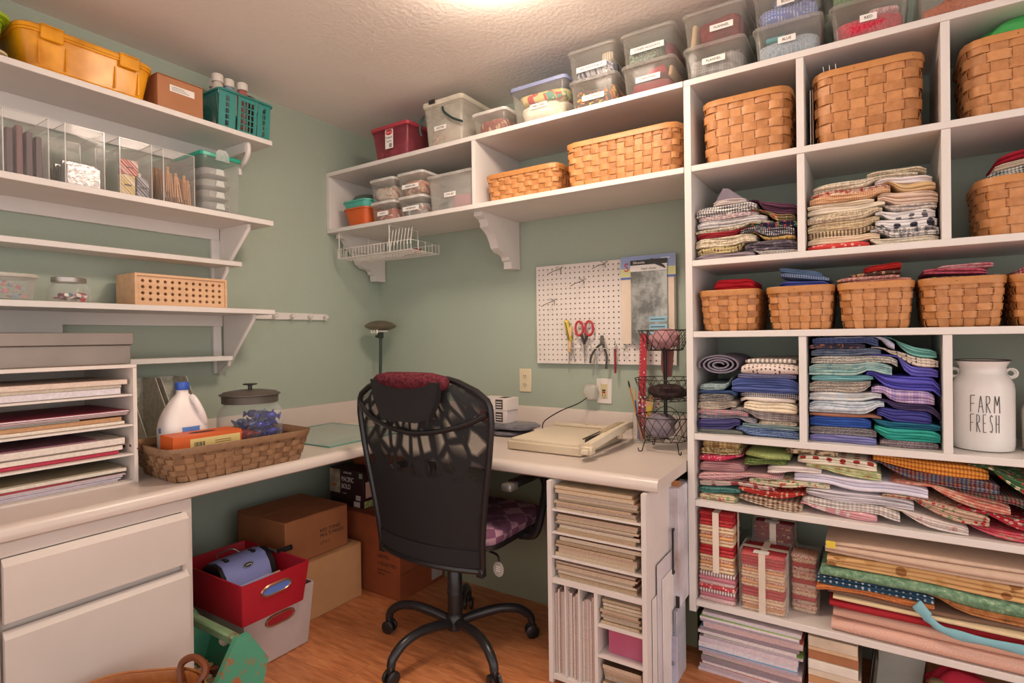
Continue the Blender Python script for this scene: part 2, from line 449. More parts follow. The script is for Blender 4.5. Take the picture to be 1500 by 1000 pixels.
# ================================================================== SHELVING UNIT
un = thing('shelving_unit', 'tall white built-in cubby shelving unit full of baskets and fabric', 'shelving unit', (2.75, -.2, .2))
XR = 3.50
for z in (S1, S2, S3, S4, S5, S6, S7): board(1.988 if z == S1 else 2.0125, XR, z, un)
obj('side_panel', box(1.988, 2.012, YF, -.002, S7-.045, S1-TH-.0005), WHITE, un, world=True)
def divs(x0, x1, spans):
    for a, b in spans: obj('divider', box(x0, x1, YF+.003, -.002, a+.0005, b-TH-.0005), WHITE, un, world=True)
for x0, x1 in ((2.357, 2.379), (2.738, 2.760), (3.13, 3.152)):
    divs(x0, x1, ((S2, S1), (S3, S2), (S5, S4)))
# the end of the unit carries to the floor on a plinth, out of the frame
obj('end_panel', box(XR+.0005, XR+.022, YF, -.002, .0, S1), WHITE, un, world=True)

# ================================================================== LEFT WALL SHELVES
def strip(mesh, par, nm): return obj(nm, mesh, WHITE, par, world=True)
def tri_bracket(y0, y1, zt, w, h, par, lip=True):
    """triangular plate bracket with a rounded front strip"""
    m = prism([(.0185, zt-.0005), (w, zt-.0005), (w, zt-.02), (.03, zt-h), (.0185, zt-h)], 'y', y0, y1)
    b = obj('bracket', m, WHITE, par, world=True)
    obj('bracket_edge', tube([(w+.003, (y0+y1)/2, zt-.002), (w+.003, (y0+y1)/2, zt-.018), (.034, (y0+y1)/2, zt-h)], .009, 8), WHITE, par, world=True)
YE = -.91; YS = -2.75
a = thing('wall_shelf', 'topmost white shelf on the left wall, holding the yellow tote', 'shelf', (.14, -1.6, 2.10))
obj('shelf', box(.002, .28, YS, YE, 2.105, 2.127, .0015), WHITE, a, world=True)
strip(box(.002, .020, YS, -1.0, 2.015, 2.1045), a, 'ledger')
obj('bracket', join(tube(smoothpath([(.235, -1.0, 2.103), (.235, -1.0, 2.06), (.20, -1.0, 2.02), (.165, -1.0, 2.005), (.165, -1.0, 1.97)], 4), .011, 8)), WHITE, a, world=True)
obj('bracket_plate', box(.002, .23, -1.012, -.999, 2.06, 2.1045), WHITE, a, world=True)
b = thing('wall_shelf', 'deep white shelf over a narrow one on the left wall, holding clear boxes', 'shelf', (.14, -1.6, 1.50))
obj('shelf', box(.002, .28, YS, YE, 1.742, 1.765, .0015), WHITE, b, world=True)
strip(box(.002, .020, YS, -1.015, 1.69, 1.7415), b, 'ledger')
strip(box(.002, .018, -1.052, -1.012, 1.49, 1.6895), b, 'upright')
tri_bracket(-1.012, -.996, 1.742, .235, .20, b)
obj('narrow_shelf', box(.0185, .15, YS, -.985, 1.561, 1.582, .0015), WHITE, b, world=True)
tri_bracket(-1.04, -1.028, 1.561, .11, .10, b)
c = thing('wall_shelf', 'deep white shelf over a narrow one on the left wall, holding button jars', 'shelf', (.14, -1.6, 1.08))
obj('shelf', box(.002, .28, YS, YE, 1.341, 1.362, .0015), WHITE, c, world=True)
strip(box(.002, .020, -1.62, -1.005, 1.292, 1.3405), c, 'ledger')
strip(box(.002, .028, YS, -1.621, 1.262, 1.3405), c, 'ledger')
strip(box(.002, .018, -1.048, -1.012, 1.075, 1.2915), c, 'upright')
tri_bracket(-1.002, -.986, 1.341, .245, .24, c)
obj('narrow_shelf', box(.0185, .14, YS, -1.03, 1.135, 1.156, .0015), WHITE, c, world=True)
tri_bracket(-1.035, -1.022, 1.135, .10, .06, c)
# hook rail
h = thing('hook_rail', 'white wooden rail with clear knob hooks on the left wall', 'hook rail', (0, -.6, 1.33))
obj('rail', box(.001, .014, -.90, -.40, 1.330, 1.366, .002), WHITE, h, world=True)
for y in (-.43, -.53, -.64, -.74):
    obj('hook', join(xf(lathe([(.006, 0), (.006, .012), (.012, .02), (.013, .028), (.008, .034)], 12), (.0145, y, 1.348), (0, PI/2, 0)), tube([(.02, y, 1.345), (.03, y, 1.332), (.035, y, 1.328)], .004, 6)), clear('#e8e4dc', .3), h, world=True)
# ================================================================== WOVEN BASKETS
def splint(c1, c2):
    m, nt, b = newmat('splint'); v = vec(nt, (1, 1, 1))
    oi = N(nt, 'ShaderNodeObjectInfo')
    n = noise(nt, vec(nt, (60, 60, 60)), 1, 4)
    c = ramp(nt, math_(nt, 'ADD', math_(nt, 'MULTIPLY', n, .6), math_(nt, 'MULTIPLY', oi.outputs['Random'], .4)), [(.2, c1), (.75, c2)])
    nt.links.new(c, b.inputs['Base Color']); b.inputs['Roughness'].default_value = .5
    bump(nt, b, n, .15, .001); return m
HONEY = splint('#9c6230', '#c98c56'); HONEYRIM = splint('#a46a34', '#c0844c')
DARK = splint('#6e4c34', '#94704f'); DARKRIM = splint('#705038', '#8c6a4a')
ORANGE_ = splint('#93501c', '#c47a34')
def per_fn(hw, hd, r):
    r = min(r, hw*.98, hd*.98)
    a, b, q = 2*(hw-r), 2*(hd-r), PI*r/2
    segs = [('l', (-hw+r, -hd), (1, 0), a, (0, -1)), ('c', (hw-r, -hd+r), -90, q, None), ('l', (hw, -hd+r), (0, 1), b, (1, 0)), ('c', (hw-r, hd-r), 0, q, None),
            ('l', (hw-r, hd), (-1, 0), a, (0, 1)), ('c', (-hw+r, hd-r), 90, q, None), ('l', (-hw, hd-r), (0, -1), b, (-1, 0)), ('c', (-hw+r, -hd+r), 180, q, None)]
    L = 2*a+2*b+4*q
    def f(s):
        s = (s % 1)*L
        for k, p, d, ln, n in segs:
            if s <= ln+1e-9:
                if k == 'l': return p[0]+d[0]*s, p[1]+d[1]*s, n[0], n[1]
                an = math.radians(d+90*s/ln); return p[0]+r*math.cos(an), p[1]+r*math.sin(an), math.cos(an), math.sin(an)
            s -= ln
        return (-hw+r, -hd, 0, -1)
    return f, L
def basket(name, label, group, w, d, h, loc, rz=0, taper=.86, r=.035, rows=6, pitch=.04, m=HONEY, mr=HONEYRIM, handles=None, rim=.022, tack=True, curve=.5, cat='basket'):
    t = thing(name, label, cat, loc, rz, group)
    f, L = per_fn(w/2-.007, d/2-.007, r); n = int(round(L/pitch)); n += n % 2
    a = .0036; zt = h-rim*.6
    def sc(z): return taper+(1-taper)*(max(0, z)/h)**curve
    def pt(s, z, off):
        x, y, nx, ny = f(s); k = sc(z); return (x*k+nx*off, y*k+ny*off, z)
    rh = (zt-.004)/rows
    for i in range(rows):
        z0, z1 = .004+i*rh+.0010, .004+(i+1)*rh-.0010; A, B, C_, D = [], [], [], []; ns = n*4
        for q in range(ns):
            s = q/ns; o = max(-1, min(1, 1.7*math.cos(PI*(s*n-.5))))*(1 if i % 2 else -1)*a
            A.append(pt(s, z0, o+.0008)); B.append(pt(s, z1, o+.0008)); C_.append(pt(s, z1, o-.0008)); D.append(pt(s, z0, o-.0008))
        V, F = loft([D, A, B, C_], True, False, False); m4 = 3*ns
        for j in range(ns): k = (j+1) % ns; F.append((m4+j, m4+k, k, j))
        obj('weaver', (V, F), m, t, smooth=50)
    for k in range(n):
        s = (k+.5)/n; hw_ = .40/n
        st = []
        zs = [(.001, 0)]+[(.004+(i+.5)*rh, i) for i in range(rows)]+[(zt, rows-1)]
        for z, i in zs:
            o = (1 if (i+k) % 2 else -1)*a*(1 if i % 2 == 0 or True else 1)
            sg = math.cos(PI*(s*n-.5)); o = -(1 if sg > 0 else -1)*(1 if i % 2 else -1)*a
            st.append([pt(s-hw_, z, o-.0007), pt(s+hw_, z, o-.0007), pt(s+hw_, z, o+.0007), pt(s-hw_, z, o+.0007)])
        obj('upright', loft(st), m, t, smooth=50)
    def band(z0, z1, oo, oi_, nm, mm):
        ns = 40; fr = [s/ns for s in range(ns)]
        lp = [[pt(s, z, o)[:2]+(z,) for s in fr] for z, o in ((z0, oi_), (z0, oo), (z1-.003, oo), (z1, (oo+oi_)/2), (z1-.003, oi_))]
        V, F = loft(lp, True, False, False); m4 = 4*ns
        for j in range(ns): k = (j+1) % ns; F.append((m4+j, m4+k, k, j))
        obj(nm, (V, F), mm, t, smooth=50)
    band(h-rim, h, .0075, .0033, 'rim', mr); band(h-rim, h-.002, -.0033, -.0065, 'inner_rim', mr)
    obj('base', loft([[pt(s/40, z, -.004) for s in range(40)] for z in (.0005, .004)]), m, t)
    if tack:
        for s in (.06, .2, .33, .62, .8):
            x, y, z = pt(s, h-rim/2, .0078); _, _, nx, ny = f(s)
            obj('tack', xf(lathe([(.0022, 0), (.0012, .0012)], 6), (x, y, z), (PI/2*(-ny if abs(ny) > .5 else 0)*-1, PI/2*(nx if abs(nx) > .5 else 0), 0)), P('#7a5a34', .4, .6), t)
    if handles:
        for sx in handles:
            hw = .035
            p = smoothpath([(sx*(w/2+.006), -hw, h-.02), (sx*(w/2+.012), -hw*.9, h+.015), (sx*(w/2+.008), 0, h+.032), (sx*(w/2+.012), hw*.9, h+.015), (sx*(w/2+.006), hw, h-.02)], 4)
            obj('handle', tube(p, .005, 6), ORANGE_, t)
    return t
G = 'woven splint baskets in the shelving'
basket('woven_basket', 'low rectangular honey splint basket with small end handles on the wall shelf', G, .385, .27, .125, (1.262, -.235, S2), handles=(-1, 1), rows=5, pitch=.036, taper=.9, r=.03)
basket('woven_basket', 'long honey splint basket on the wall shelf beside the handled basket', G, .49, .28, .185, (1.724, -.235, S2), rows=7, pitch=.038, taper=.94, r=.045)
basket('woven_basket', 'tall square honey splint basket in the cubby next to the long-basket shelf', G, .300, .30, .225, (2.190, -.225, S2), rows=7, pitch=.045, taper=.94, r=.05)
basket('woven_basket', 'tall honey splint basket with papers sticking out in the top middle cubby', G, .305, .30, .235, (2.552, -.225, S2), rows=7, pitch=.048, taper=.94, r=.05)
basket('woven_basket', 'tall honey splint basket topped with a green cloth', G, .31, .30, .225, (2.945, -.225, S2), rows=7, pitch=.05, taper=.92, r=.05)
basket('woven_basket', 'rounded honey splint basket holding red and gingham fabric', G, .29, .29, .17, (2.965, -.225, S3), rows=6, pitch=.045, taper=.9, r=.06)
row_lbl = ['small honey basket piled with bright red fabric on the basket shelf', 'small honey basket of blue fabrics standing on the basket shelf', 'small honey basket of folded red and pink prints on the basket shelf', 'small honey basket of bagged red and dark prints on the basket shelf', 'small honey basket of red plaid fabric beside the bagged prints basket']
rx = [2.128, 2.357, 2.571, 2.787, 3.000]
b0 = basket('woven_basket', row_lbl[0], 'small baskets in a row on the basket shelf', .208, .29, .148, (rx[0], -.225, S4), rows=6, pitch=.036, taper=.84, r=.03)
for x, l in zip(rx[1:], row_lbl[1:]): dup(b0, (x, -.225, S4), 0, l)

# ================================================================== FABRIC
def folded(x0, x1, bot, top, yf, yb, layers, seed, mat, wob=.006, name='folded_fabric'):
    """soft folded slab lofted along x; bot/top are functions of x; the front shows rounded folds"""
    R = random.Random(seed); nx = max(10, min(26, int((x1-x0)/.016))); loops = []
    if layers > 1: layers = min(6, layers+1)
    jit = [R.uniform(-1, 1)*wob for _ in range(layers)]; ph = R.uniform(0, 6); yf += R.uniform(-.004, .012)
    wl = [0]+sorted((j+R.uniform(-.28, .28))/layers for j in range(1, layers))+[1]; wp = [R.uniform(0, 6) for _ in range(layers+1)]
    cx, cy, cz = (x0+x1)/2, (yf+yb)/2, min(bot(x0), bot(x1), bot((x0+x1)/2))
    for i in range(nx+1):
        u = i/nx; e_ = abs(2*u-1); x = x0+(x1-x0)*u
        b_, t_ = bot(x), top(x); h = t_-b_; sq = 1-.30*e_**8
        zc = (b_+t_)/2 if False else b_+h*.5*sq+.0
        hh = h*sq; z0 = b_; yy = yf+.006*e_**10+wob*.8*math.sin(ph+u*7)
        ring = [(x-cx, yb-cy, z0-cz)]
        rr = hh/(2*layers)
        for j in range(layers):
            fa = wl[j]+(0 if j == 0 else .16/layers*math.sin(wp[j]+u*6)); fb = wl[j+1]+(0 if j == layers-1 else .16/layers*math.sin(wp[j+1]+u*6))
            zc = z0+(fa+fb)/2*hh; rr = (fb-fa)/2*hh; y_ = yy+jit[j]+.003+.003*math.sin(wp[j]+u*9)
            for an in (-75, -30, 30, 75):
                a_ = math.radians(an); ring.append((x-cx, y_-math.cos(a_)*min(rr*1.8, .022)-cy, zc+math.sin(a_)*rr-cz))
        ring.append((x-cx, yb-cy, z0+hh-cz)); loops.append(ring)
    m = loft(loops)
    return obj(name, m, mat, loc=(cx, cy, cz), smooth=70)
class Pile:
    def __init__(s, cell, x0, x1, z, yf=-.355, yb=-.05, group=None, zmax=None):
        s.x0, s.x1, s.n, s.cell, s.yf, s.yb, s.group, s.zmax = x0, x1, 80, cell, yf, yb, group, zmax
        s.h = [z]*(s.n+1); s.items = []; s.k = 0
    def ix(s, x): return max(0, min(s.n, (x-s.x0)/(s.x1-s.x0)*s.n))
    def add(s, pile, xa, xb, t, layers, mat, desc, yo=0.0, slope=0.0):
        x0 = s.x0+(s.x1-s.x0)*xa+.001; x1 = s.x0+(s.x1-s.x0)*xb-.001
        i0, i1 = int(math.floor(s.ix(x0))), int(math.ceil(s.ix(x1)))
        seg = s.h[i0:i1+1]; n = len(seg)
        # drape: the smoothed upper envelope of what lies below
        bt = seg[:]
        for _ in range(18):
            sm = [(bt[max(0, i-1)]+bt[i]+bt[min(n-1, i+1)])/3 for i in range(n)]; bt = [max(a, b) for a, b in zip(sm, seg)]
        for _ in range(3): bt = [(bt[max(0, i-1)]+bt[i]+bt[min(n-1, i+1)])/3 for i in range(n)]
        bt = [max(a, b)+.0006 for a, b in zip(bt, seg)]
        lo = min(bt); mean = sum(bt)/n
        # cloth squashes over the humps and fills the hollows, so piles stay level
        tp = [b+t*max(.18, min(1.35, 1.0-(b-mean)/(1.6*t))) for b in bt]
        for _ in range(2): tp = [max((tp[max(0, i-1)]+tp[i]+tp[min(n-1, i+1)])/3, bt[i]+.15*t) for i in range(n)]
        if s.zmax: tp = [min(p_, s.zmax) for p_ in tp]; bt = [min(b_, p_-.002) for b_, p_ in zip(bt, tp)]
        def F(arr):
            def f(x):
                q = max(0, min(n-1.0001, s.ix(x)-i0)); i = int(q); return arr[i]+(arr[min(n-1, i+1)]-arr[i])*(q-i)
            return f
        s.k += 1
        o = folded(x0, x1, F(bt), F(tp), s.yf+yo, s.yb, layers, hash((round(x0*1000), s.k)) % 9999, mat)
        for i in range(n): s.h[i0+i] = tp[i]
        s.items.append((o, pile, desc)); return o
    def done(s):
        cnt = {}
        for o, p, d in s.items: cnt[p] = cnt.get(p, 0)+1
        seen = {}
        for o, p, d in s.items:
            i = seen.get(p, 0); seen[p] = i+1
            tag(o, f'folded {d} fabric, {nth(i, cnt[p])}, {p}', 'fabric', s.group)

NAVY, DENIM = '#2c3358', '#4c5c8c'
# --- cubby A: dark calico (S3, beside the basket cubby)
p = Pile('calico', 2.016, 2.353, S3, group='folded calico fabrics', zmax=S2-TH-.004)
L_, R_ = 'calico pile by side panel', 'calico pile by divider'
for a in [(L_, .0, .60, .020, 3, fab('solid', '#9a8c92'), 'mauve grey'), (R_, .55, 1, .013, 2, fab('stripe', '#e6dcd2', '#5b5360', 3), 'black and white striped'),
          (R_, .50, 1, .032, 3, fab('marble', '#4a4350', '#6a6068', 1.2, '#b9b0b4'), 'charcoal print'), (L_, .02, .50, .022, 3, fab('dots', '#c7b384', '#3d3128', 1.2), 'tan and black checked'),
          (L_, .0, .62, .034, 3, fab('calico', '#dcd0bb', '#b8a88e', .7), 'cream scribble'), (R_, .56, .98, .010, 1, fab('calico', '#8c6b42', '#d0b070', 1), 'brown gold'),
          (R_, .46, .98, .022, 2, fab('dots', '#4a454c', '#e4dfdf', 2), 'white spotted charcoal'), (L_, .01, .56, .014, 2, fab('solid', '#9c3038'), 'dark red'),
          (R_, .55, 1, .018, 3, fab('floral', '#3a3350', '#c85a4a', 1.3, '#7fae7a'), 'bright multicolour print'), (L_, .0, .78, .012, 2, fab('calico', '#d8ccb6', '#8f8570', 1), 'cream sprigged'),
          (L_, .02, .72, .026, 2, fab('marble', '#a6a0a0', '#c9c4c2', 1.3), 'pale grey'), (L_, .03, .64, .016, 2, fab('calico', '#d6c3c0', '#9b8488', .8), 'pink grey print'),
          (R_, .56, .98, .016, 2, fab('floral', '#7b6a4e', '#c0503a', 1.2, '#d8c890'), 'red and tan floral'), (L_, .0, .62, .034, 2, fab('gingham', '#e8e2da', '#4a4650', 1.0), 'black gingham'),
          (R_, .54, 1, .028, 4, fab('solid', '#5d3a4e'), 'plum'), (L_, .18, .52, .018, 2, fab('solid', '#c9bcb6'), 'pale taupe')]: p.add(*a)
p.done()
cl = tag(obj('cloth', loft([[(x, y, z) for x, z in ((-.055, 0), (.06, 0), (.065, .004), (.0, .058), (-.02, .062))] for y in (-.1, -.02, .06)]), fab('solid', '#b2a2ac'), loc=(2.115, -.16, max(p.h[20:36])+.001), smooth=60), 'loosely folded grey mauve cloth peaked on top of the calico pile', 'cloth')

# --- cubby B: creams and whites
p = Pile('cream', 2.383, 2.734, S3, group='folded cream fabrics', zmax=S2-TH-.004)
L_, R_ = 'cream pile by the calico cubby', 'cream pile by the far divider'
cr = '#e2d3bd'
for a in [(L_, .0, .50, .020, 1, fab('floral', '#c2413e', '#d9a79a', 1.2), 'red and pink print'), (R_, .50, 1, .020, 2, fab('calico', '#ded2c2', '#c9bca8', .8), 'ivory print'),
          (L_, .0, .58, .022, 3, fab('solid', '#e4cdb2'), 'warm cream'), (R_, .50, 1, .024, 3, fab('calico', '#e2dcd8', '#6a6668', .5), 'white with black specks'),
          (L_, .0, .56, .016, 3, fab('stripe', '#dac7a8', '#806a50', 1.4), 'tan ticked'), (R_, .54, .99, .024, 2, fab('dots', '#e6e2e2', '#3b3b46', .32), 'white with black dots'),
          (L_, .0, .58, .026, 4, fab('calico', '#dfcfae', '#c2a884', 1), 'tan calico'), (R_, .54, .98, .022, 2, fab('dots', '#e4e0de', '#6b6a70', .4), 'white with grey dots'),
          (L_, .0, .60, .026, 3, fab('calico', '#e0d2ba', '#a89478', 1.3), 'beige sprigged'), (R_, .60, .99, .016, 2, fab('calico', '#d8ccc2', '#a49a98', .7), 'greyish cream'),
          (L_, .0, .62, .018, 2, fab('solid', '#e8dac6'), 'plain cream'), (L_, .0, .54, .014, 2, fab('solid', '#ead8bf'), 'plain ivory'), (R_, .56, 1, .034, 4, fab('solid', '#e0c6b2'), 'peach cream'),
          (L_, .02, .66, .020, 3, fab('dots', '#dcb892', '#c8784a', 2.2), 'orange checked cream'), (L_, .03, .66, .014, 2, fab('calico', '#dfcdb6', '#b04a40', .5), 'cream with red dots'),
          (R_, .60, .98, .018, 2, fab('solid', '#d9b98c'), 'golden tan'), (R_, .54, .96, .018, 2, fab('solid', '#e6dcdc'), 'plain white'), (L_, .05, .86, .020, 2, fab('calico', '#dfd3c0', '#b6a68e', 1.2), 'off-white floral'),
          (R_, .48, .92, .014, 2, fab('calico', '#d8ccb6', '#b3a58c', 1.2), 'stone sprigged')]: p.add(*a)
p.done()

# --- cubby C: greys and denims
p = Pile('denim', 2.016, 2.353, S5, group='folded denim and grey fabrics', zmax=S4-TH-.004)
L_, R_ = 'denim pile by side panel', 'denim pile by divider'
for a in [(L_, .0, .46, .016, 2, fab('solid', '#8a8a80'), 'sage grey'), (R_, .40, 1, .028, 4, fab('calico', '#4f6288', '#7d8fb0', 1.3), 'slate blue striped'), (L_, .0, .44, .034, 3, fab('solid', '#4e4a78'), 'dark periwinkle'),
          (R_, .46, 1, .014, 2, fab('solid', '#8fa3a4'), 'grey teal'), (L_, .0, .60, .014, 2, fab('calico', '#7d7a86', '#a29a9c', 1), 'heather grey'),
          (R_, .62, .98, .013, 2, fab('calico', '#d8ccb8', '#7b6f62', 2), 'cream speckled'), (L_, .0, .52, .018, 2, fab('plaid', '#b97c80', '#8a8690', 1, '#d8b8b4'), 'pink plaid'), (R_, .34, 1, .022, 3, fab('plaid', '#8d8282', '#b3a8a2', 1, '#6e6468'), 'taupe plaid'),
          (L_, .0, .40, .028, 3, fab('calico', '#a49788', '#c5b8a6', 1), 'stone flannel'), (R_, .48, .98, .032, 2, fab('marble', '#d9c6a8', '#e6dac4', 1, '#c9a890'), 'cream marbled'),
          (R_, .44, .96, .016, 1, fab('solid', '#e2d6cc'), 'plain ivory'), (L_, .02, .36, .026, 4, fab('calico', '#5c5a60', '#9a9288', 1.6), 'dark tweed'), (R_, .44, 1, .014, 2, fab('stripe', '#cfc6c4', '#5e5a68', 2.4), 'grey striped'),
          (L_, .02, .40, .012, 2, fab('solid', '#41557c'), 'steel blue'), (R_, .36, 1, .052, 5, fab('solid', '#55639a'), 'denim blue'), (L_, .02, .36, .018, 3, fab('calico', '#7c9090', '#a6b6b2', 1), 'green grey'),
          (R_, .42, .98, .014, 3, fab('stripe', '#a8a4c4', '#565a80', 3), 'lavender striped'), (R_, .46, 1, .036, 1, fab('dots', '#dcccc2', '#6a5a58', .95), 'cream dotted'),
          (R_, .50, .98, .016, 1, fab('stripe', '#ddd3c8', '#948a82', 1.0), 'cream and grey striped')]: p.add(*a)
p.done()
# rolled grey flannel: a flattened spiral roll, end-on
sp_ = []
for i in range(90):
    a = i/90*2*PI*3.6; r = .008+.034*(i/90); sp_.append((r*math.cos(a)*1.75, r*math.sin(a)*.85))
def spiral_roll(pts, th, y0, y1):
    out, inn = [], []
    for i in range(len(pts)):
        a, b = Vector(pts[max(0, i-1)]), Vector(pts[min(len(pts)-1, i+1)]); d = (b-a).normalized(); n_ = Vector((d.y, -d.x))
        out.append(Vector(pts[i])+n_*th); inn.append(Vector(pts[i])-n_*th)
    ring = out+inn[::-1]; return loft([[(q.x, y, q.y) for q in ring] for y in (y0, y1)], True, False, False), ring
(sv, sf), ring = spiral_roll(sp_, .0028, 0, .28); n_ = len(sp_)
for base in (0, 2*n_):
    for i in range(n_-1): sf.append((base+i, base+i+1, base+2*n_-2-i, base+2*n_-1-i))
tag(obj('rolled_fabric', (sv, sf), fab('calico', '#8a8290', '#6c6674', 2), loc=(2.095, -.352, max(p.h[0:30])+.040), smooth=60), 'grey flannel rolled up on top of the denim cubby pile', 'fabric')

# --- cubby D: blues and teals
p = Pile('blue', 2.383, 2.734, S5, group='folded blue and teal fabrics', zmax=S4-TH-.004)
L_, R_ = 'pile by the denim cubby', 'pile by the jar cubby'
for a in [(L_, .0, .54, .026, 2, fab('solid', '#8582b4'), 'lavender blue'), (R_, .56, .99, .022, 2, fab('calico', '#a8989a', '#6a5a60', 2), 'grey pink print'), (L_, .0, .54, .024, 3, fab('calico', '#5c5660', '#9b9490', 2), 'dark speckled'),
          (R_, .52, 1, .034, 3, fab('solid', '#3aa596'), 'bright teal'), (L_, .0, .50, .034, 3, fab('solid', '#3c5fae'), 'royal blue'), (R_, .50, 1, .018, 2, fab('solid', '#2d6c86'), 'deep teal'),
          (L_, .0, .58, .012, 1, fab('solid', '#a0705e'), 'terracotta'), (R_, .54, .94, .034, 3, fab('solid', '#46458c'), 'indigo'), (L_, .0, .60, .036, 3, fab('marble', '#98a6b2', '#c8ccd2', 1), 'pale blue grey'),
          (R_, .52, 1, .018, 2, fab('solid', '#4b3f62'), 'dark plum'), (L_, .0, .58, .026, 2, fab('marble', '#dad0c4', '#c3c8cc', 1), 'cream and blue print'), (R_, .50, .96, .034, 3, fab('plaid', '#a98fc0', '#d0b6cc', .9, '#7d7cae'), 'lilac plaid'),
          (L_, .0, .50, .034, 3, fab('calico', '#8b8078', '#c0b4a6', 1.5), 'taupe speckled'), (L_, .02, .52, .018, 2, fab('solid', '#7fb6b8'), 'aqua'), (R_, .46, 1, .036, 3, fab('solid', '#5c58b8'), 'bright periwinkle'),
          (L_, .0, .66, .036, 4, fab('marble', '#6f9a9c', '#a8c0ba', 1.2), 'dusty teal'), (L_, .02, .70, .022, 2, fab('calico', '#c8bfb4', '#85837e', 1.4), 'grey floral'), (R_, .46, .99, .022, 2, fab('solid', '#6f6ac6'), 'violet blue'),
          (L_, .02, .58, .022, 2, fab('marble', '#4e5870', '#6a7488', 1), 'slate'), (L_, .0, .46, .016, 2, fab('floral', '#45404e', '#a8705c', 1.2), 'dark floral'), (R_, .50, .99, .020, 2, fab('diamonds', '#d8cabc', '#3f3a48', 1.1), 'black and cream checked'),
          (L_, .03, .56, .026, 2, fab('calico', '#3d4a70', '#55628a', 1), 'navy'), (L_, .10, .68, .020, 1, fab('marble', '#c8c2d4', '#a8a8bc', 1), 'pale lilac print'), (R_, .56, .98, .020, 3, fab('solid', '#7cb8ae'), 'seafoam'),
          (L_, .08, .66, .020, 2, fab('calico', '#3c4650', '#6e747a', 1.2), 'charcoal blue')]: p.add(*a)
p.done()

# --- long shelf S6: red, floral and holiday prints
p = Pile('prints', 2.016, 3.20, S6, group='folded print fabrics on the long shelf', yf=-.365, zmax=S5-TH-.004)
A, B_, C_, D_, E_ = 'end by the side panel', 'pile under the denim cubby', 'pile under the blue cubby', 'pile under the jar', 'pile past the jar'
for a in [(A, .005, .115, .024, 2, fab('floral', '#cdbb9a', '#c0685c', 1, '#8b9a72'), 'beige rose floral'), (B_, .12, .29, .024, 3, fab('plaid', '#d9cdb2', '#5c4a38', 1.6, '#a8342c'), 'cream windowpane'), (C_, .285, .47, .020, 2, fab('floral', '#d8a0a4', '#e6d2cc', .8), 'pink rose'),
          (C_, .29, .52, .026, 3, fab('plaid', '#e2d8d0', '#cfc4bd', .6, '#8a7f7a'), 'ivory windowpane'), (D_, .48, .66, .022, 3, fab('marble', '#c9b8b0', '#d8ccc4', 1, '#a83a3c'), 'pinkish print'), (E_, .66, .99, .022, 2, fab('marble', '#b03444', '#c85a64', 1, '#8aa07a'), 'crimson floral'),
          (A, .005, .125, .018, 3, fab('calico', '#5f8f88', '#3c6a64', 1), 'teal print'), (B_, .12, .30, .016, 2, fab('floral', '#b03a34', '#d8c0a0', 1.4), 'red calico'), (C_, .30, .55, .030, 4, fab('solid', '#cfc8cc'), 'pale grey'),
          (D_, .48, .70, .026, 3, fab('floral', '#c4a48e', '#b03038', 1, '#7c8c6a'), 'red sprigged cream'), (A, .005, .22, .018, 2, fab('floral', '#cfb8ae', '#9a4a4a', .6), 'dusty floral'), (B_, .15, .36, .022, 2, fab('floral', '#d0c6a8', '#8a9a72', .8, '#c05a54'), 'green sprigged cream'),
          (E_, .64, .98, .026, 3, fab('floral', '#a82c38', '#d8a89c', .9, '#5a7a5a'), 'red holiday'), (A, .005, .24, .020, 2, fab('gingham', '#d8c8c6', '#a8444e', 1.6), 'red gingham'), (C_, .27, .58, .034, 2, fab('solid', '#d9d3e0'), 'pale lavender'),
          (B_, .20, .34, .020, 2, fab('solid', '#e0d2cc'), 'plain off-white'), (D_, .50, .74, .026, 3, fab('marble', '#d8c0a4', '#c8685c', .6, '#e2d4bc'), 'apple print cream'), (A, .005, .135, .034, 4, fab('solid', '#b88c8c'), 'dusty rose'),
          (C_, .30, .48, .022, 3, fab('marble', '#ddd2ac', '#a8b47c', 1, '#c05a50'), 'green vine print'), (E_, .62, .96, .030, 4, fab('plaid', '#7c2c34', '#3c4a40', .8, '#a89080'), 'dark red plaid'), (B_, .135, .25, .020, 2, fab('calico', '#56663a', '#7c8a50', 1), 'dark olive'),
          (A, .005, .13, .018, 1, fab('floral', '#b83450', '#e2b8bc', 2.2), 'pink and white scroll'), (C_, .28, .47, .028, 2, fab('dots', '#e6dcc8', '#a83c34', .35), 'cardinal print cream'), (D_, .45, .72, .026, 4, fab('plaid', '#46506c', '#7c2e30', .7, '#b8a884'), 'navy and red plaid'),
          (A, .01, .125, .024, 3, fab('calico', '#cdb88c', '#7e6440', .7), 'antique tan'), (B_, .14, .26, .022, 1, fab('calico', '#8a9858', '#a8b474', 1.2), 'olive green'), (C_, .25, .38, .020, 1, fab('calico', '#cbb898', '#5c4a38', .35), 'twig print tan'),
          (A, .015, .12, .024, 2, fab('plaid', '#c9b07c', '#8a6a40', .5, '#4a3a2c'), 'golden plaid'), (D_, .46, .70, .030, 2, fab('stripe', '#c0702c', '#d89848', 1.6), 'orange striped'), (E_, .66, .90, .03, 3, fab('floral', '#4a6a44', '#b83838', .8, '#d8ccb0'), 'green holiday')]: p.add(*a)
p.done()

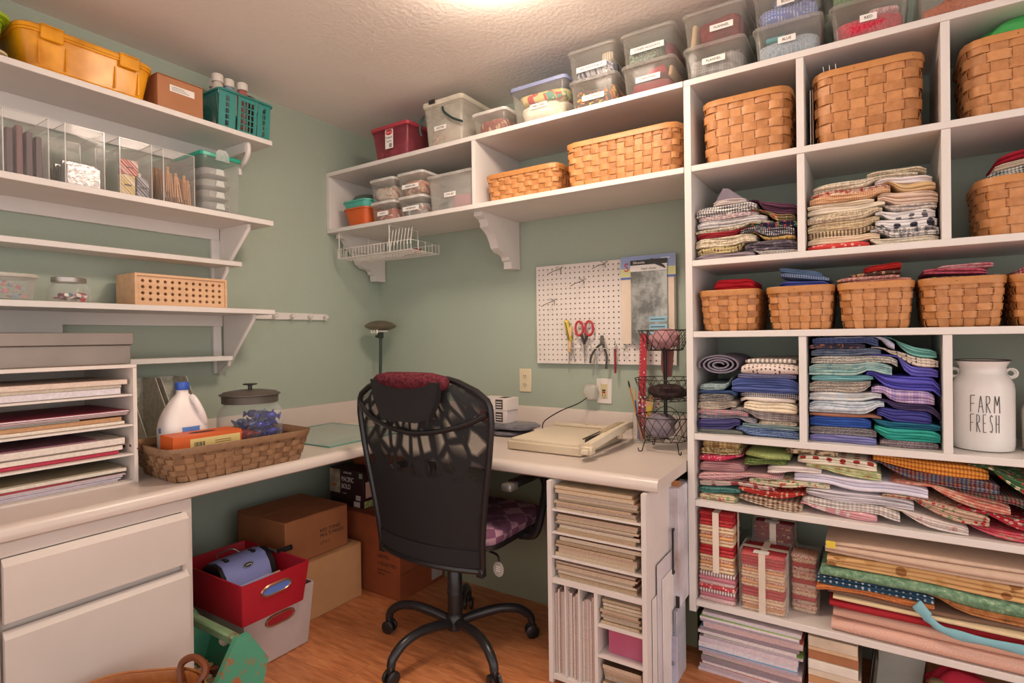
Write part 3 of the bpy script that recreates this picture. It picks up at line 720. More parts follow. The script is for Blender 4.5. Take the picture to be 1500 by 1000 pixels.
# --- bottom shelf S7: bolts of fabric
p = Pile('bolts', 2.40, 3.45, S7, group='bolts of fabric on the bottom shelf', yf=-.372, yb=-.06, zmax=S6-TH-.004)
Q = 'stack of bolts'
for a in [(Q, .04, 1, .040, 1, fab('calico', '#cfa08e', '#dcb4a2', 2), 'pink speckled'), (Q, .045, 1, .034, 1, fab('calico', '#cda08c', '#d9b09c', 2.4), 'lighter pink speckled'), (Q, .035, 1, .026, 1, fab('solid', '#a02830'), 'dark red'),
          (Q, .045, 1, .013, 1, fab('solid', '#dcc39c'), 'cream'), (Q, .03, .62, .014, 1, fab('solid', '#7e6150'), 'brown'), (Q, .0, .30, .016, 2, fab('calico', '#d08450', '#c07040', 1), 'orange'),
          (Q, .0, .30, .026, 2, fab('diamonds', '#2e4a60', '#c8ccd0', .75), 'navy diamond'), (Q, .06, .99, .022, 3, fab('marble', '#d0905e', '#b07444', 1, '#6a4a38'), 'rust scenic'), (Q, .012, 1, .042, 1, fab('marble', '#4f7054', '#78987a', 1.2, '#a8b894'), 'green marbled'),
          (Q, .03, 1, .044, 2, fab('floral', '#cfa470', '#9a6a40', .35, '#c2955f'), 'tan motif'), (Q, .025, 1, .048, 2, fab('solid', '#cdb09a'), 'plain beige')]: p.add(*a)
p.done()
# pale blue piece hanging over the bolts
cp = smoothpath([(2.668, -.398, .402), (2.685, -.404, .385), (2.715, -.406, .352), (2.76, -.405, .338), (2.85, -.404, .335), (3.0, -.402, .334), (3.2, -.401, .334)], 5)
tag(obj('cloth', loft([[(x+(.010*math.sin(a) if k < 8 else 0), y+.0055*math.cos(a), z+(.013+.002*math.sin(k*.9))*math.sin(a)) for a in [q*PI/5 for q in range(10)]] for k, (x, y, z) in enumerate(cp)]), fab('solid', '#84b4be'), smooth=60), 'pale blue length of fabric hanging in front of the bolts', 'cloth')
# yellow price tag on the beige bolt
tag(obj('price_tag', box(2.432, 2.458, -.3955, -.3945, .527, .549), P('#d8c03c', .6)), 'small yellow price tag on the beige fabric bolt', 'tag')

# --- charm packs tied with ribbon
def pack(name, label, x0, x1, z, yf, n, hgt, cols, rz=0, ribbon=True, wrap=False, lab=None):
    cx, cy = (x0+x1)/2, yf+(x1-x0)/2
    t = thing(name, label, 'fabric bundle', (cx, cy, z), rz, 'bundles of fabric squares on the bottom shelf')
    w = (x1-x0)/2; dz = hgt/n; R = random.Random(int(x0*1000))
    for i in range(n):
        k = R.uniform(-.002, .002)
        obj('fabric_square', loft([rrect(w-.004+k, w-.004+k, .006, 2, i*dz), rrect(w+k, w+k, .008, 2, (i+.5)*dz), rrect(w-.004+k, w-.004+k, .006, 2, (i+.97)*dz)]), cols[i % len(cols)], t, smooth=60)
    if ribbon:
        rb = P('#dccdbb', .5); g = .0045; hz = hgt+.002
        obj('ribbon', join(box(-.011, .011, -w-g-.001, -w-g, 0, hz), box(-.011, .011, -w-g, w+g, hz, hz+.001), box(-.011, .011, w+g, w+g+.001, 0, hz)), rb, t)
        obj('ribbon', join(box(-w-g-.001, -w-g, -.011, .011, 0, hz), box(-w-g, w+g, -.011, .011, hz+.0015, hz+.0025), box(w+g, w+g+.001, -.011, .011, 0, hz)), rb, t)
    if lab: obj('paper_label', xf(box(-.03, .02, -w+.004, -w+.035, 0, .001), (0, 0, hgt+.004), (.0, 0, 0)), STICK, t)
    if wrap: obj('wrapper', tub(2*w+.014, 2*w+.014, hgt+.008, 1, .01, .001), clear('#efe8e2', .02, .05), t)
    return t
reds = [fab('calico', '#a83038', '#c04a4a', 1), fab('solid', '#b02c34'), fab('calico', '#9c2a34', '#b84440', 1.5)]; creams = [fab('solid', '#dcc4a0'), fab('calico', '#e0ccb0', '#c89c80', 1), fab('solid', '#d4a070'), fab('calico', '#dfd0ba', '#b8604c', 1.5)]
seqA = reds[:2]*3+creams*3+reds+creams
pk = pack('fabric_bundle', 'ribbon-tied bundle of red and cream fabric squares on top of a short stack', 2.022, 2.142, .3605, -.375, 18, .215, [reds[i % 3] if (i in (5, 6, 7, 14, 15, 16, 17)) else creams[i % 4] for i in range(18)])
obj('bow', blob(.03, .02, .016, 3), P('#dccdbb', .5), pk, loc=(0, 0, .219))
pack('fabric_bundle', 'short flat stack of pink and mauve fabric squares under a ribbon-tied bundle', 2.02, 2.146, S7+.0005, -.378, 7, .106, [fab('calico', '#b08488', '#d8c0b8', 2), fab('solid', '#c07884'), fab('stripe', '#d8ccc4', '#8a6a70', 1.5), fab('floral', '#b8444c', '#e4c8bc', 1.6)], ribbon=False)
pack('fabric_bundle', 'clear-wrapped ribbon-tied bundle of red and cream squares with paper label', 2.166, 2.304, S7+.0005, -.374, 19, .20, [reds[i % 3] if (i in (5, 6, 7, 15, 16, 17, 18)) else creams[(i+1) % 4] for i in range(19)], wrap=True, lab=True)
pack('fabric_bundle', 'clear-wrapped ribbon-crossed bundle of dark red squares lying at the back', 2.182, 2.312, .425, -.205, 8, .09, [fab('floral', '#7c2a30', '#c08850', 1), fab('solid', '#8c2c34')], wrap=True, lab=True)
pack('fabric_bundle', 'plain stack of cream fabric squares holding up the bundle at the back', 2.175, 2.315, S7+.0005, -.2, 12, .168, creams, ribbon=False)
pack('fabric_bundle', 'clear-wrapped stack of beige and red print squares beside the bolts', 2.318, 2.396, S7+.0005, -.30, 14, .20, [creams[1], creams[3], fab('floral', '#c9b09a', '#a8505a', 1.2), reds[2]], wrap=True, ribbon=False)
# ================================================================== STORAGE BINS on the wall shelf and the unit
def bin_(name, label, x0, x1, yf, d, z, h, body, lidm, taper=.93, lid_h=.016, stk=None, stk_x=0, stk_z=.45, sw=None, group='clear storage bins', lip=.004, lidover=.004, contents=(), cat='storage bin', rz=0, ts=None):
    w = x1-x0; t = thing(name, label, cat, ((x0+x1)/2, yf+d/2, z), rz, group)
    hb = h-lid_h-.0015
    obj('body', tub(w-2*lidover-2*lip, d-2*lidover-2*lip, hb, taper, .016, .002, lip=lip, zb=.0005), body, t)
    obj('lid', lid_(w, d, lid_h, .02, 3, hb+.0008), lidm, t)
    if stk:
        sw = sw or min(w*.62, .0095*len(stk)*.9+.02); k = taper+(1-taper)*stk_z; yy = -(d/2-lidover-lip)*k-.0015
        s = obj('sticker', box(stk_x-sw/2, stk_x+sw/2, yy-.0008, yy, h*stk_z-.011, h*stk_z+.011), STICK, t)
        text('lettering', stk, ts or .0125, INK, s, (stk_x, yy-.0012, h*stk_z), sx=min(1, sw*.9/(.0082*max(1, len(stk)))))
    for i, (nm, lb, mesh, mat, dx, dy, dz) in enumerate(contents):
        tag(obj(nm, mesh, mat, loc=((x0+x1)/2+dx, yf+d/2+dy, z+dz), smooth=60), lb, 'fabric', 'cloth in the storage bins')
    return t
CL = clear('#dedbd2', .05, .12); CLL = clear('#e4e0d8', .14, .2); FROST = clear('#dcd6c8', .30, .35); WL = clear('#efece6', .55, .35, key='wl')
def lump(lb, mat, w, d, h, dx=0, dy=0, dz=.005, seed=1, nm='crumpled_fabric'): return (nm, lb, blob(w, d, h, seed, .16, 22, 12, .42), mat, dx, dy, dz)
def flat(lb, mat, w, d, h, dx=0, dy=0, dz=.005, tilt=0): return ('folded_fabric', lb, xf(box(-w/2, w/2, -d/2, d/2, 0, h, h*.3, 2), (0, 0, 0), (0, tilt, 0)), mat, dx, dy, dz)
YB = -.375; DD = .33
z1, z2, HB = S1, S1+.1245, .1235
bin_('storage_bin', 'clear shoebox bin labelled HALLOWEEN, lower of its stack beside the blue-lidded bin', 1.508, 1.722, YB, DD, z1, HB, CL, CLL, stk='HALLOWEEN', stk_z=.36,
     contents=[lump('dark Halloween print cloth in the HALLOWEEN bin', fab('floral', '#4a3a34', '#c86428', 1, '#d8b040'), .182, .285, .092, seed=4)])
bin_('storage_bin', 'clear shoebox bin labelled RED WHITE & BLUE, stacked on the HALLOWEEN bin', 1.502, 1.716, YB, DD, z2, HB, CL, CLL, stk='RED WHITE & BLUE', stk_z=.34,
     contents=[lump('navy cloth in the RED WHITE & BLUE bin', fab('calico', '#2c3860', '#c8c8cc', .8), .182, .28, .058, seed=5), flat('cream striped cloth leaning in the RED WHITE & BLUE bin', fab('stripe', '#ddd0bc', '#b09c88', 1.5), .05, .2, .04, .055, -.02, .0635)])
bin_('storage_bin', 'clear shoebox bin labelled CHRISTMAS, under the OTHER HOLIDAYS bin', 1.738, 1.952, YB, DD, z1, HB, CL, CLL, stk='CHRISTMAS', stk_z=.48,
     contents=[lump('dark red Christmas cloth filling the CHRISTMAS bin', fab('solid', '#8c2c38'), .182, .28, .052, seed=6), flat('bright red folded cloth in the CHRISTMAS bin', fab('solid', '#a83040'), .07, .24, .034, .03, -.01, .072, -.2), flat('tan ribbon strip in the CHRISTMAS bin', fab('solid', '#c9a880'), .016, .2, .04, .078, -.03, .058, .15)])
bin_('storage_bin', 'clear shoebox bin labelled OTHER HOLIDAYS, stacked on the CHRISTMAS bin', 1.736, 1.950, YB, DD, z2, HB, CL, CLL, stk='OTHER HOLIDAYS', stk_z=.42,
     contents=[lump('dark green print cloth in the OTHER HOLIDAYS bin', fab('calico', '#4c5a50', '#8a9a88', 1), .155, .27, .092, -.014, 0, .005, 7), lump('maroon cloth scrap in the OTHER HOLIDAYS bin', fab('solid', '#7c2c40'), .028, .2, .06, .078, -.03, .006, 8)])
bin_('storage_bin', 'clear shoebox bin of grey plaid labelled FLANNEL, on the shelf', 1.980, 2.198, YB, DD, z1, HB, CL, CLL, stk='FLANNEL', stk_z=.5,
     contents=[lump('grey plaid flannel in the lower FLANNEL bin', fab('plaid', '#8a8686', '#aaa6a4', .8, '#6c6868'), .186, .29, .088, seed=9), lump('cream and grey flannel in the lower FLANNEL bin', fab('plaid', '#c9b8a4', '#6a6460', 1), .13, .2, .012, .02, 0, .0935, 10)])
bin_('storage_bin', 'clear shoebox bin of red cloth labelled FLANNEL, stacked on the grey flannel bin', 1.978, 2.196, YB, DD, z2, HB, CL, CLL, stk='FLANNEL', stk_z=.40, stk_x=.03,
     contents=[lump('dark red flannel in the upper FLANNEL bin', fab('plaid', '#8a2c34', '#74242c', .7), .150, .28, .098, .018, 0, .005, 11), flat('cream cuff of flannel in the upper FLANNEL bin', fab('solid', '#cdb390'), .02, .2, .09, -.078, -.03, .006, .12)])
bin_('storage_bin', 'clear shoebox bin of grey blue cloth labelled BLUE, on the shelf', 2.220, 2.436, YB, DD, z1, HB, CL, CLL, stk='BLUE', stk_z=.52,
     contents=[lump('pale blue grey cloth in the lower BLUE bin', fab('calico', '#8f9fb0', '#b8c2cc', 1.5), .186, .29, .076, seed=12), flat('turquoise cloth in the lower BLUE bin', fab('solid', '#4fa8b0'), .06, .2, .016, -.04, -.02, .082)])
bin_('storage_bin', 'clear shoebox bin of periwinkle cloth labelled BLUE, stacked on the other blue bin', 2.218, 2.434, YB, DD, z2, HB, CL, CLL, stk='BLUE', stk_z=.55,
     contents=[lump('periwinkle calico in the upper BLUE bin', fab('dots', '#7a86b8', '#c0c4dc', 1.4), .186, .29, .062, seed=13), flat('blue windowpane cloth in the upper BLUE bin', fab('plaid', '#b8bcd0', '#6a74a8', 1), .12, .24, .024, .02, 0, .078, -.15)])
bin_('storage_bin', 'clear shoebox bin of bright red cloth labelled RED', 2.452, 2.668, YB, DD, z1, HB, CL, CLL, stk='RED', stk_z=.5,
     contents=[lump('red print cloth in the RED bin', fab('calico', '#b0283c', '#cc4858', 1), .186, .29, .074, seed=14), lump('pink and white frayed cloth in the RED bin', fab('calico', '#d08c90', '#e8d0cc', 1), .09, .2, .022, .04, -.02, .080, 15)])
bin_('storage_bin', 'clear shoebox bin of green cloth stacked on the RED bin', 2.450, 2.666, YB, DD, z2, HB, CL, CLL,
     contents=[lump('green cloth in the bin above the RED bin', fab('calico', '#5c8a5c', '#7ca878', 1), .186, .29, .085, seed=16)])
bin_('storage_bin', 'clear shoebox bin of orange cloth beside the RED bin', 2.685, 2.900, YB, DD, z1, HB, CL, CLL, stk='ORANGE', stk_z=.6,
     contents=[lump('burnt orange cloth in the bin beside the RED bin', fab('calico', '#c0683c', '#a85030', 1), .186, .29, .06, seed=17)])
# red-lidded bin of jars
RB = clear('#b85a66', .28, .2, tint=.55); RL = P('#a83a48', .4)
rb = bin_('storage_bin', 'red-tinted plastic bin with red lid and paper maker label, full of small jars', .335, .605, -.372, .21, S1, .178, RB, RL, taper=.86, lid_h=.02)
s = obj('paper_label', box(-.028, .028, -.0992, -.0984, .055, .158, .0), STICK, rb)
obj('red_emblem', xf(loft([[(.024*math.cos(a)*1, -.0994, .138+.014*math.sin(a)) for a in [k*PI/10 for k in range(20)]], [(.024*math.cos(a), -.0998, .138+.014*math.sin(a)) for a in [k*PI/10 for k in range(20)]]])), P('#c02830', .5), s)
text('lettering', 'Rubbermaid', .0085, STICK, s, (0, -.1002, .138), sx=.85)
text('lettering', 'Keepers', .0155, INK, s, (0, -.0998, .112), sx=.9); text('lettering', 'Clear Box', .010, INK, s, (0, -.0998, .092), sx=.9)
for k in range(7): obj('barcode_bar', box(.0+k*.003, .0014+k*.003, -.0998, -.0993, .06, .08), INK, s)
R = random.Random(5)
jarm = lathe([(.017, 0), (.019, .004), (.019, .03), (.016, .034), (.0175, .035), (.0175, .047), (.016, .048)], 12)
for i in range(10):
    x = .375+(i % 5)*.043; y = -.33+(i//5)*.055
    o = obj('craft_jar', jarm, P(['#c9a08c', '#9a4a50', '#d8c0b0', '#7a3a48', '#b88a80'][i % 5], .5), loc=(x, y, S1+.006), smooth=40)
    tag(o, 'small white-capped craft jar inside the red-lidded bin', 'jar', 'craft jars in the red-lidded bin')
# tall frosted bin with dark green bail handles
tb = bin_('storage_bin', 'tall frosted bin with cream lid and dark green bail handles', .69, .945, -.362, .30, S1, .232, FROST, clear('#efe6d2', .6, .3), taper=.9, lid_h=.026, stk='GLITTER', stk_z=.42, sw=.075, stk_x=-.02,
     contents=[lump('pale jumbled craft supplies in the tall frosted bin', fab('calico', '#cfc0b0', '#b07868', .5), .205, .25, .11, seed=18)])
obj('latch', box(-.075, -.035, -.158, -.150, .215, .235, .003), P('#2a2a28', .5), tb)
GRN = P('#1f3a38', .45)
obj('bail_handle', tube(smoothpath([(-.118, -.142, .17), (-.126, -.156, .14), (-.13, -.16, .10), (-.128, -.15, .075)], 5), .0055, 8), GRN, tb)
obj('bail_handle', tube(smoothpath([(.005, -.146, .188), (.02, -.153, .16), (.07, -.155, .12), (.13, -.153, .09)], 5), .0055, 8), GRN, tb)
bin_('storage_bin', 'small clear box with white lid and blank white label next to the tall frosted bin', 1.000, 1.195, -.37, .2, S1, .108, CL, WL, lid_h=.016,
     contents=[lump('red and tan notions in the small clear white-lidded box', fab('floral', '#8a4038', '#c0a080', .7), .155, .155, .07, seed=19)])
bl = bin_('storage_bin', 'clear bin with dusty blue lid, packed with pale scraps', 1.212, 1.498, -.37, .3, S1, .172, CL, P('#8a93b4', .45), taper=.88, lid_h=.018, stk='FABRIC SCRAPS', stk_z=.42, sw=.085,
     contents=[lump('pale crumpled scraps at the bottom of the blue-lidded bin', fab('marble', '#d8ccb8', '#e4dccc', .6, '#d8c07c'), .235, .25, .088, seed=20), lump('yellow and red scraps at the top of the blue-lidded bin', fab('floral', '#dcc888', '#c04848', .35, '#5aa08a'), .24, .25, .046, 0, 0, .094, 21)])
# lower compartment of the wall shelf
g2 = 'white-lidded boxes in the wall shelf compartment'
YB2 = -.375
def tubx(name, label, x0, x1, yf, d, z, h, mat, taper=.82, rim=.006, cat='tub'):
    w = x1-x0; t = thing(name, label, cat, ((x0+x1)/2, yf+d/2, z), 0)
    obj('body', tub(w, d, h, taper, .035, .003, lip=rim, n=4, zb=.0005), mat, t); return t
tubx('plastic_tub', 'orange plastic tub, lowest of the nested tubs on the wall shelf', .112, .300, YB2+.004, .2, S2, .098, P('#c85a24', .4))
tubx('plastic_tub', 'turquoise plastic tub nested in the orange tub', .108, .304, YB2+.002, .2, S2+.082, .056, P('#4fa898', .4), taper=.9)
obj_b = thing('bowl', 'dark grey green bowl turned over on the turquoise tub', 'bowl', (.205, YB2+.105, S2+.1395))
obj('shell', xf(lathe([(.002, .045), (.04, .043), (.07, .032), (.088, .012), (.092, 0), (.088, 0), (.068, .028), (.002, .040)], 24)), P('#4a544c', .45), obj_b)
bx = [('white-lidded clear box of rings, lower of the pair beside the orange tub', .325, .505, S2, .105, 'ELASTIC', '#b06050'), ('white-lidded clear box of lace, stacked beside the turquoise tub', .322, .502, S2+.1065, .118, None, '#c8b8a8'),
      ('white-lidded clear box labelled TAPE, lower of the pair beside the big frosted box', .524, .700, S2, .105, 'TAPE MEASURES', '#8a8886'), ('white-lidded clear box of spools, upper of the pair beside the big frosted box', .520, .702, S2+.1065, .118, 'BINDING TAPE', '#c08a6a')]
for lb, x0, x1, z, h, st, c in bx:
    bin_('storage_box', lb, x0, x1, YB2, .2, z, h, CL, WL, lid_h=.015, stk=st, stk_z=.4, ts=.010, group=g2, cat='storage box', contents=[lump({'ELASTIC': 'tangled elastic rings in the lower box beside the orange tub', None: 'bundled pale lace in the box beside the turquoise tub', 'TAPE MEASURES': 'heap of grey tapes in the TAPE MEASURES box', 'BINDING TAPE': 'heap of tan spools in the BINDING TAPE box'}[st], fab('floral', c, '#d8ccc4', .7, '#a86058'), .145, .15, h*.66, seed=int(x0*1000)+int(h*1000))])
bin_('storage_box', 'large frosted lidded box labelled EXTRA FEET against the shelf divider', .722, 1.008, YB2, .24, S2, .178, clear('#d8d4cc', .2, .3), clear('#dedad2', .4, .3), lid_h=.016, stk='EXTRA FEET', stk_z=.42, sw=.07, group=g2, cat='storage box',
     contents=[lump('coil of grey cord in the large frosted box', P('#4a5450', .6), .09, .12, .05, -.06, -.02, .004, 30), lump('magenta cloth in the large frosted box', fab('solid', '#b0305c'), .13, .14, .075, .05, -.02, .004, 31)])
# under-shelf wire basket
wb = thing('wire_basket', 'white wire basket hanging under the wall shelf beside the corner', 'wire basket', (.33, -.27, 1.69))
WW = P('#d8d2ca', .4); wr = .0018
x0, x1, y0, y1, zb_, zt_ = .075, .62, -.375, -.16, 1.672, 1.772
ms = []
for z in (zb_, zb_+.05):
    ms.append(tube([(x0, y0, z), (x1, y0, z), (x1, y1, z), (x0, y1, z)], wr*1.2, 5, closed=True))
for i in range(24):
    x = x0+(x1-x0)*i/23; ms.append(wire([(x, y0, zb_+.05), (x, y0, zb_), (x, y1, zb_), (x, y1, zb_+.05)], wr))
for i in range(5):
    y = y0+(y1-y0)*i/4; ms.append(wire([(x0, y, zb_+.051), (x0, y, zb_), (x1, y, zb_), (x1, y, zb_+.051)], wr))
obj('wire_tray', join(*ms), WW, wb, world=True)
obj('side_wires', join(*[wire([(x1-.16+i*.022, y0, zb_+.03), (x1-.16+i*.022+.02, y0-.004, zt_+.01)], wr) for i in range(8)]), WW, wb, world=True)
for x in (.085, .47):
    obj('hanger', join(*[wire([(x, yy, zb_), (x, yy, S2-TH-.004), ], wr*1.5) for yy in (y0, y1)], wire([(x, y0, S2-TH-.004), (x, y1, S2-TH-.004)], wr*1.5)), WW, wb, world=True)
tag(obj('matchbox', xf(box(-.04, .04, -.02, .02, 0, .02, .001), (.52, -.25, zb_+.004)), [P('#7c2c2c', .5)]), 'small dark red carton in the white wire basket', 'carton')

# ================================================================== THINGS IN AND ON THE BASKETS
def pieces(cx, cy, z, w, d, specs, where, grp):
    zz = z
    for i, (nm, col, t, dx, ww, tilt) in enumerate(specs):
        o = folded(cx-ww/2, cx+ww/2, lambda x, zz=zz, tilt=tilt, cx=cx: zz+tilt*(x-cx)+.5*abs(tilt)*ww, lambda x, zz=zz, t=t, tilt=tilt, cx=cx: zz+t+tilt*(x-cx)+.5*abs(tilt)*ww, cy-d/2, cy+d/2, 2 if t > .012 else 1, int(cx*1000)+i, col)
        o.location.x += dx; tag(o, f'{nm} {where}', 'fabric', grp); zz += t+.001
gb = 'fabric heaped in the small baskets'
zb_in = S4+.082
def fill(cx, nm, col, where, h=.062, w=.178): tag(obj('crumpled_fabric', blob(w, .24, h, int(cx*100), .06), col, loc=(cx, -.225, S4+.006), smooth=60), f'{nm} filling {where}', 'fabric', gb)
fill(rx[0], 'crumpled red fabric', fab('calico', '#b0202c', '#c83c40', 1), 'the red basket', .13)
pieces(rx[0], -.215, S4+.1365, .15, .2, [('folded cream and red fabric', fab('stripe', '#d8c0b0', '#b05a50', 1), .010, 0, .145, 0), ('folded bright red fabric', fab('calico', '#b41c28', '#d03038', 2), .042, .01, .135, 0)], 'on the first small basket', gb)
fill(rx[1], 'crumpled pale fabric', fab('solid', '#b8b8c4'), 'the blue basket', .13)
pieces(rx[1]+.01, -.215, S4+.1365, .15, .2, [('folded royal blue fabric', fab('solid', '#5a62ac'), .026, .0, .15, -.05), ('folded light blue fabric', fab('stripe', '#a8b4cc', '#6a7ca0', 2), .014, .0, .15, -.16), ('folded denim blue fabric', fab('solid', '#6c84a4'), .016, -.01, .13, -.2)], 'leaning over the blue basket', gb)
fill(rx[2], 'crumpled pink print fabric', fab('floral', '#c07c70', '#e0c8b4', 1), 'the print basket', .13)
pieces(rx[2], -.215, S4+.1385, .19, .24, [('folded pink floral fabric', fab('floral', '#c88878', '#e4ccb8', 1.2), .014, .0, .19, .04), ('folded rose print fabric', fab('calico', '#a85c58', '#d0a898', 1), .012, -.02, .17, .03), ('folded brown print fabric', fab('floral', '#5a4038', '#c8a078', 1), .012, 0, .14, .06), ('folded scarlet fabric', fab('solid', '#b42c28'), .018, .02, .10, .12)], 'stacked over the print basket', gb)
fill(rx[3], 'crumpled dark print fabric', fab('floral', '#50384c', '#b04444', .8, '#8a8a50'), 'the bagged basket', .13)
pieces(rx[3], -.215, S4+.1385, .19, .24, [('folded dark floral fabric', fab('floral', '#4a4258', '#a08840', 1, '#6a7a4a'), .016, 0, .185, .0), ('folded crimson print fabric', fab('marble', '#a02c40', '#c46070', 1.4), .016, -.015, .15, -.06), ('folded pink and red fabric', fab('marble', '#b84858', '#d8a8a8', 1), .014, .01, .13, .03)], 'stacked over the bagged basket', gb)
fill(rx[4], 'crumpled plaid fabric', fab('plaid', '#9c3c40', '#50485c', .8), 'the plaid basket', .13)
pieces(rx[4], -.215, S4+.1385, .19, .24, [('folded red plaid fabric', fab('plaid', '#a03a44', '#6a4858', .9, '#d8b8a8'), .03, 0, .18, .05)], 'on the plaid basket', gb)
# cards standing in the top middle basket
for i in range(3):
    tag(obj('card', xf(box(-.001, .001, -.1, .1, 0, .19), (0, 0, 0), (0, -.10+.03*i, 0)), P('#ddd6d0', .6), loc=(2.452+.012*i, -.24, S2+.075)), 'white card standing in the tall middle basket', 'card', 'cards standing in the tall middle basket')
tag(obj('crumpled_fabric', blob(.22, .22, .16, 41), fab('floral', '#c08078', '#d8c8b8', 1), loc=(2.565, -.225, S2+.006), smooth=60), 'pink print fabric filling the tall middle basket', 'fabric')
for i, (x, c) in enumerate(((2.395, '#d8d0ca'), (2.402, '#b89878'))):
    tag(obj('card', box(x-.002, x+.0, -.33, -.06, S2+.001, S2+.2), P(c, .6)), ['white panel standing against the cubby divider', 'tan panel standing beside the white one'][i], 'panel')
tag(obj('crumpled_fabric', blob(.22, .22, .18, 42), fab('solid', '#c8a888'), loc=(2.19, -.225, S2+.006), smooth=60), 'tan fabric filling the tall square basket', 'fabric')
# green cloth
def drape(w, d, h, seed, nx=22, ny=16):
    R = random.Random(seed); ph = [R.uniform(0, 6) for _ in range(6)]; V, F = [], []
    for s in (0, 1):
        for j in range(ny+1):
            for i in range(nx+1):
                u, v = i/nx*2-1, j/ny*2-1
                rr = min(1, (u*u+v*v)**.5)
                z = h*(1-rr**2.2)+h*.14*math.sin(5*u+ph[0]+2*v)*(.4+.6*rr)+h*.09*math.sin(9*v+ph[1]-3*u)
                V.append((w/2*u*(1-.12*v*v+.05*math.sin(6*v+ph[2])), d/2*v*(1-.1*u*u+.06*math.sin(7*u+ph[3])), max(z, .002)+(0 if s else -.0018)))
    n = (nx+1)*(ny+1)
    for s in (0, 1):
        for j in range(ny):
            for i in range(nx):
                a = s*n+j*(nx+1)+i; q = (a, a+1, a+nx+2, a+nx+1); F.append(q if s else q[::-1])
    return V, F
tag(obj('cloth', drape(.27, .26, .085, 2), fab('solid', '#58b866'), loc=(2.955, -.235, S2+.2265), smooth=80), 'bright green cloth heaped on the tall basket', 'cloth')
pieces(2.965, -.215, S3+.1715, .22, .2, [('folded charcoal gingham fabric', fab('gingham', '#ddd6cc', '#3f4a48', 1.1), .026, .01, .24, .10), ('folded cream fabric', fab('solid', '#d8c2aa'), .016, .015, .22, .16), ('folded deep red fabric', fab('solid', '#a02030'), .022, .02, .22, .20)], 'on the rounded basket', 'fabric on the rounded basket')

# ================================================================== FARM FRESH crock
fj = thing('milk_can_crock', 'white enamel milk-can crock lettered FARM FRESH with ring handles', 'crock', (2.845, -.245, S5))
EN = P('#e0dad4', .2, var=.02)
obj('body', xf(lathe([(.066, .0005), (.0735, .004), (.076, .02), (.076, .185), (.074, .20), (.066, .218), (.058, .229), (.056, .236), (.056, .25), (.060, .258), (.066, .268), (.067, .2705), (.064, .2705), (.055, .258), (.052, .245), (.052, .235), (.07, .19), (.07, .012), (.002, .010)], 40)), EN, fj, smooth=35)
obj('rim', tube(circle(.0665, 36, .271), .0022, 6, closed=True), P('#3a3330', .4), fj)
for s_ in (-1, 1):
    obj('handle', tube([(s_*(.068+.014*math.cos(a)), 0, .232+.014*math.sin(a)) for a in [k*2*PI/14 for k in range(14)]], .0032, 6, closed=True), EN, fj)
    obj('handle', tube([(s_*(.066+.010*math.cos(a)), .006*math.sin(a), .232+.010*math.sin(a)) for a in [k*2*PI/14 for k in range(14)]], .003, 6, closed=True), EN, fj)
def stroke_letters():
    # tall thin hand-drawn capitals, strokes in a unit box
    G_ = {'F': [[(0, 0), (0, 1)], [(0, 1), (.8, 1.02)], [(0, .52), (.6, .53)]], 'A': [[(0, 0), (.42, 1)], [(.42, 1), (.85, 0)], [(.12, .35), (.7, .36)]],
          'R': [[(0, 0), (0, 1)], [(0, 1), (.5, .96), (.62, .78), (.5, .58), (0, .5)], [(.1, .5), (.7, 0)]], 'M': [[(0, 0), (.12, 1)], [(.12, 1), (.5, .45)], [(.5, .45), (.9, 1)], [(.9, 1), (1, 0)]],
          'E': [[(0, 0), (0, 1)], [(0, 1), (.6, 1.02)], [(0, .52), (.5, .53)], [(0, 0), (.62, .01)]], 'S': [[(.6, .9), (.38, 1), (.12, .88), (.15, .68), (.48, .45), (.6, .2), (.4, .0), (.08, .1)]], 'H': [[(0, 0), (0, 1)], [(.65, 0), (.65, 1)], [(0, .5), (.65, .5)]]}
    out = []
    rad = .0772
    for word, z0, h in (('FARM', .118, .050), ('FRESH', .06, .052)):
        n = len(word); wd = .0185 if n == 4 else .0150; x = -(n*wd)/2+.001
        for ch in word:
            ms = []
            for st in G_[ch]:
                fine = []
                for (a, b), (c_, d) in zip(st, st[1:]):
                    for k in range(4): fine.append((a+(c_-a)*k/4, b+(d-b)*k/4))
                fine.append(st[-1])
                pts = []
                for a, b in fine:
                    th = (x+a*wd*.72)/rad-.02; pts.append((rad*math.sin(th), -rad*math.cos(th), z0+b*h))
                ms.append(tube(pts, .0009, 5))
            out.append((ch, join(*ms))); x += wd
    return out
for ch, m_ in stroke_letters(): obj('letter', m_, INK, fj)
tag(obj('crock', lathe([(.05, .0005), (.06, .005), (.062, .12), (.055, .14), (.05, .15), (.045, .15), (.056, .12), (.05, .01)], 30), P('#d8cfc4', .3), loc=(3.0, -.22, S5)), 'plain cream crock standing beside the FARM FRESH crock', 'crock')
# ================================================================== LEFT WALL: top shelf
ZT = 2.127
YEL = clear('#eda31c', .75, .3, key='yel', tint=.2)
yt = thing('plastic_tote', 'long translucent yellow under-bed tote with latches on the top left shelf', 'tote', (.147, -1.603, ZT), PI/2)
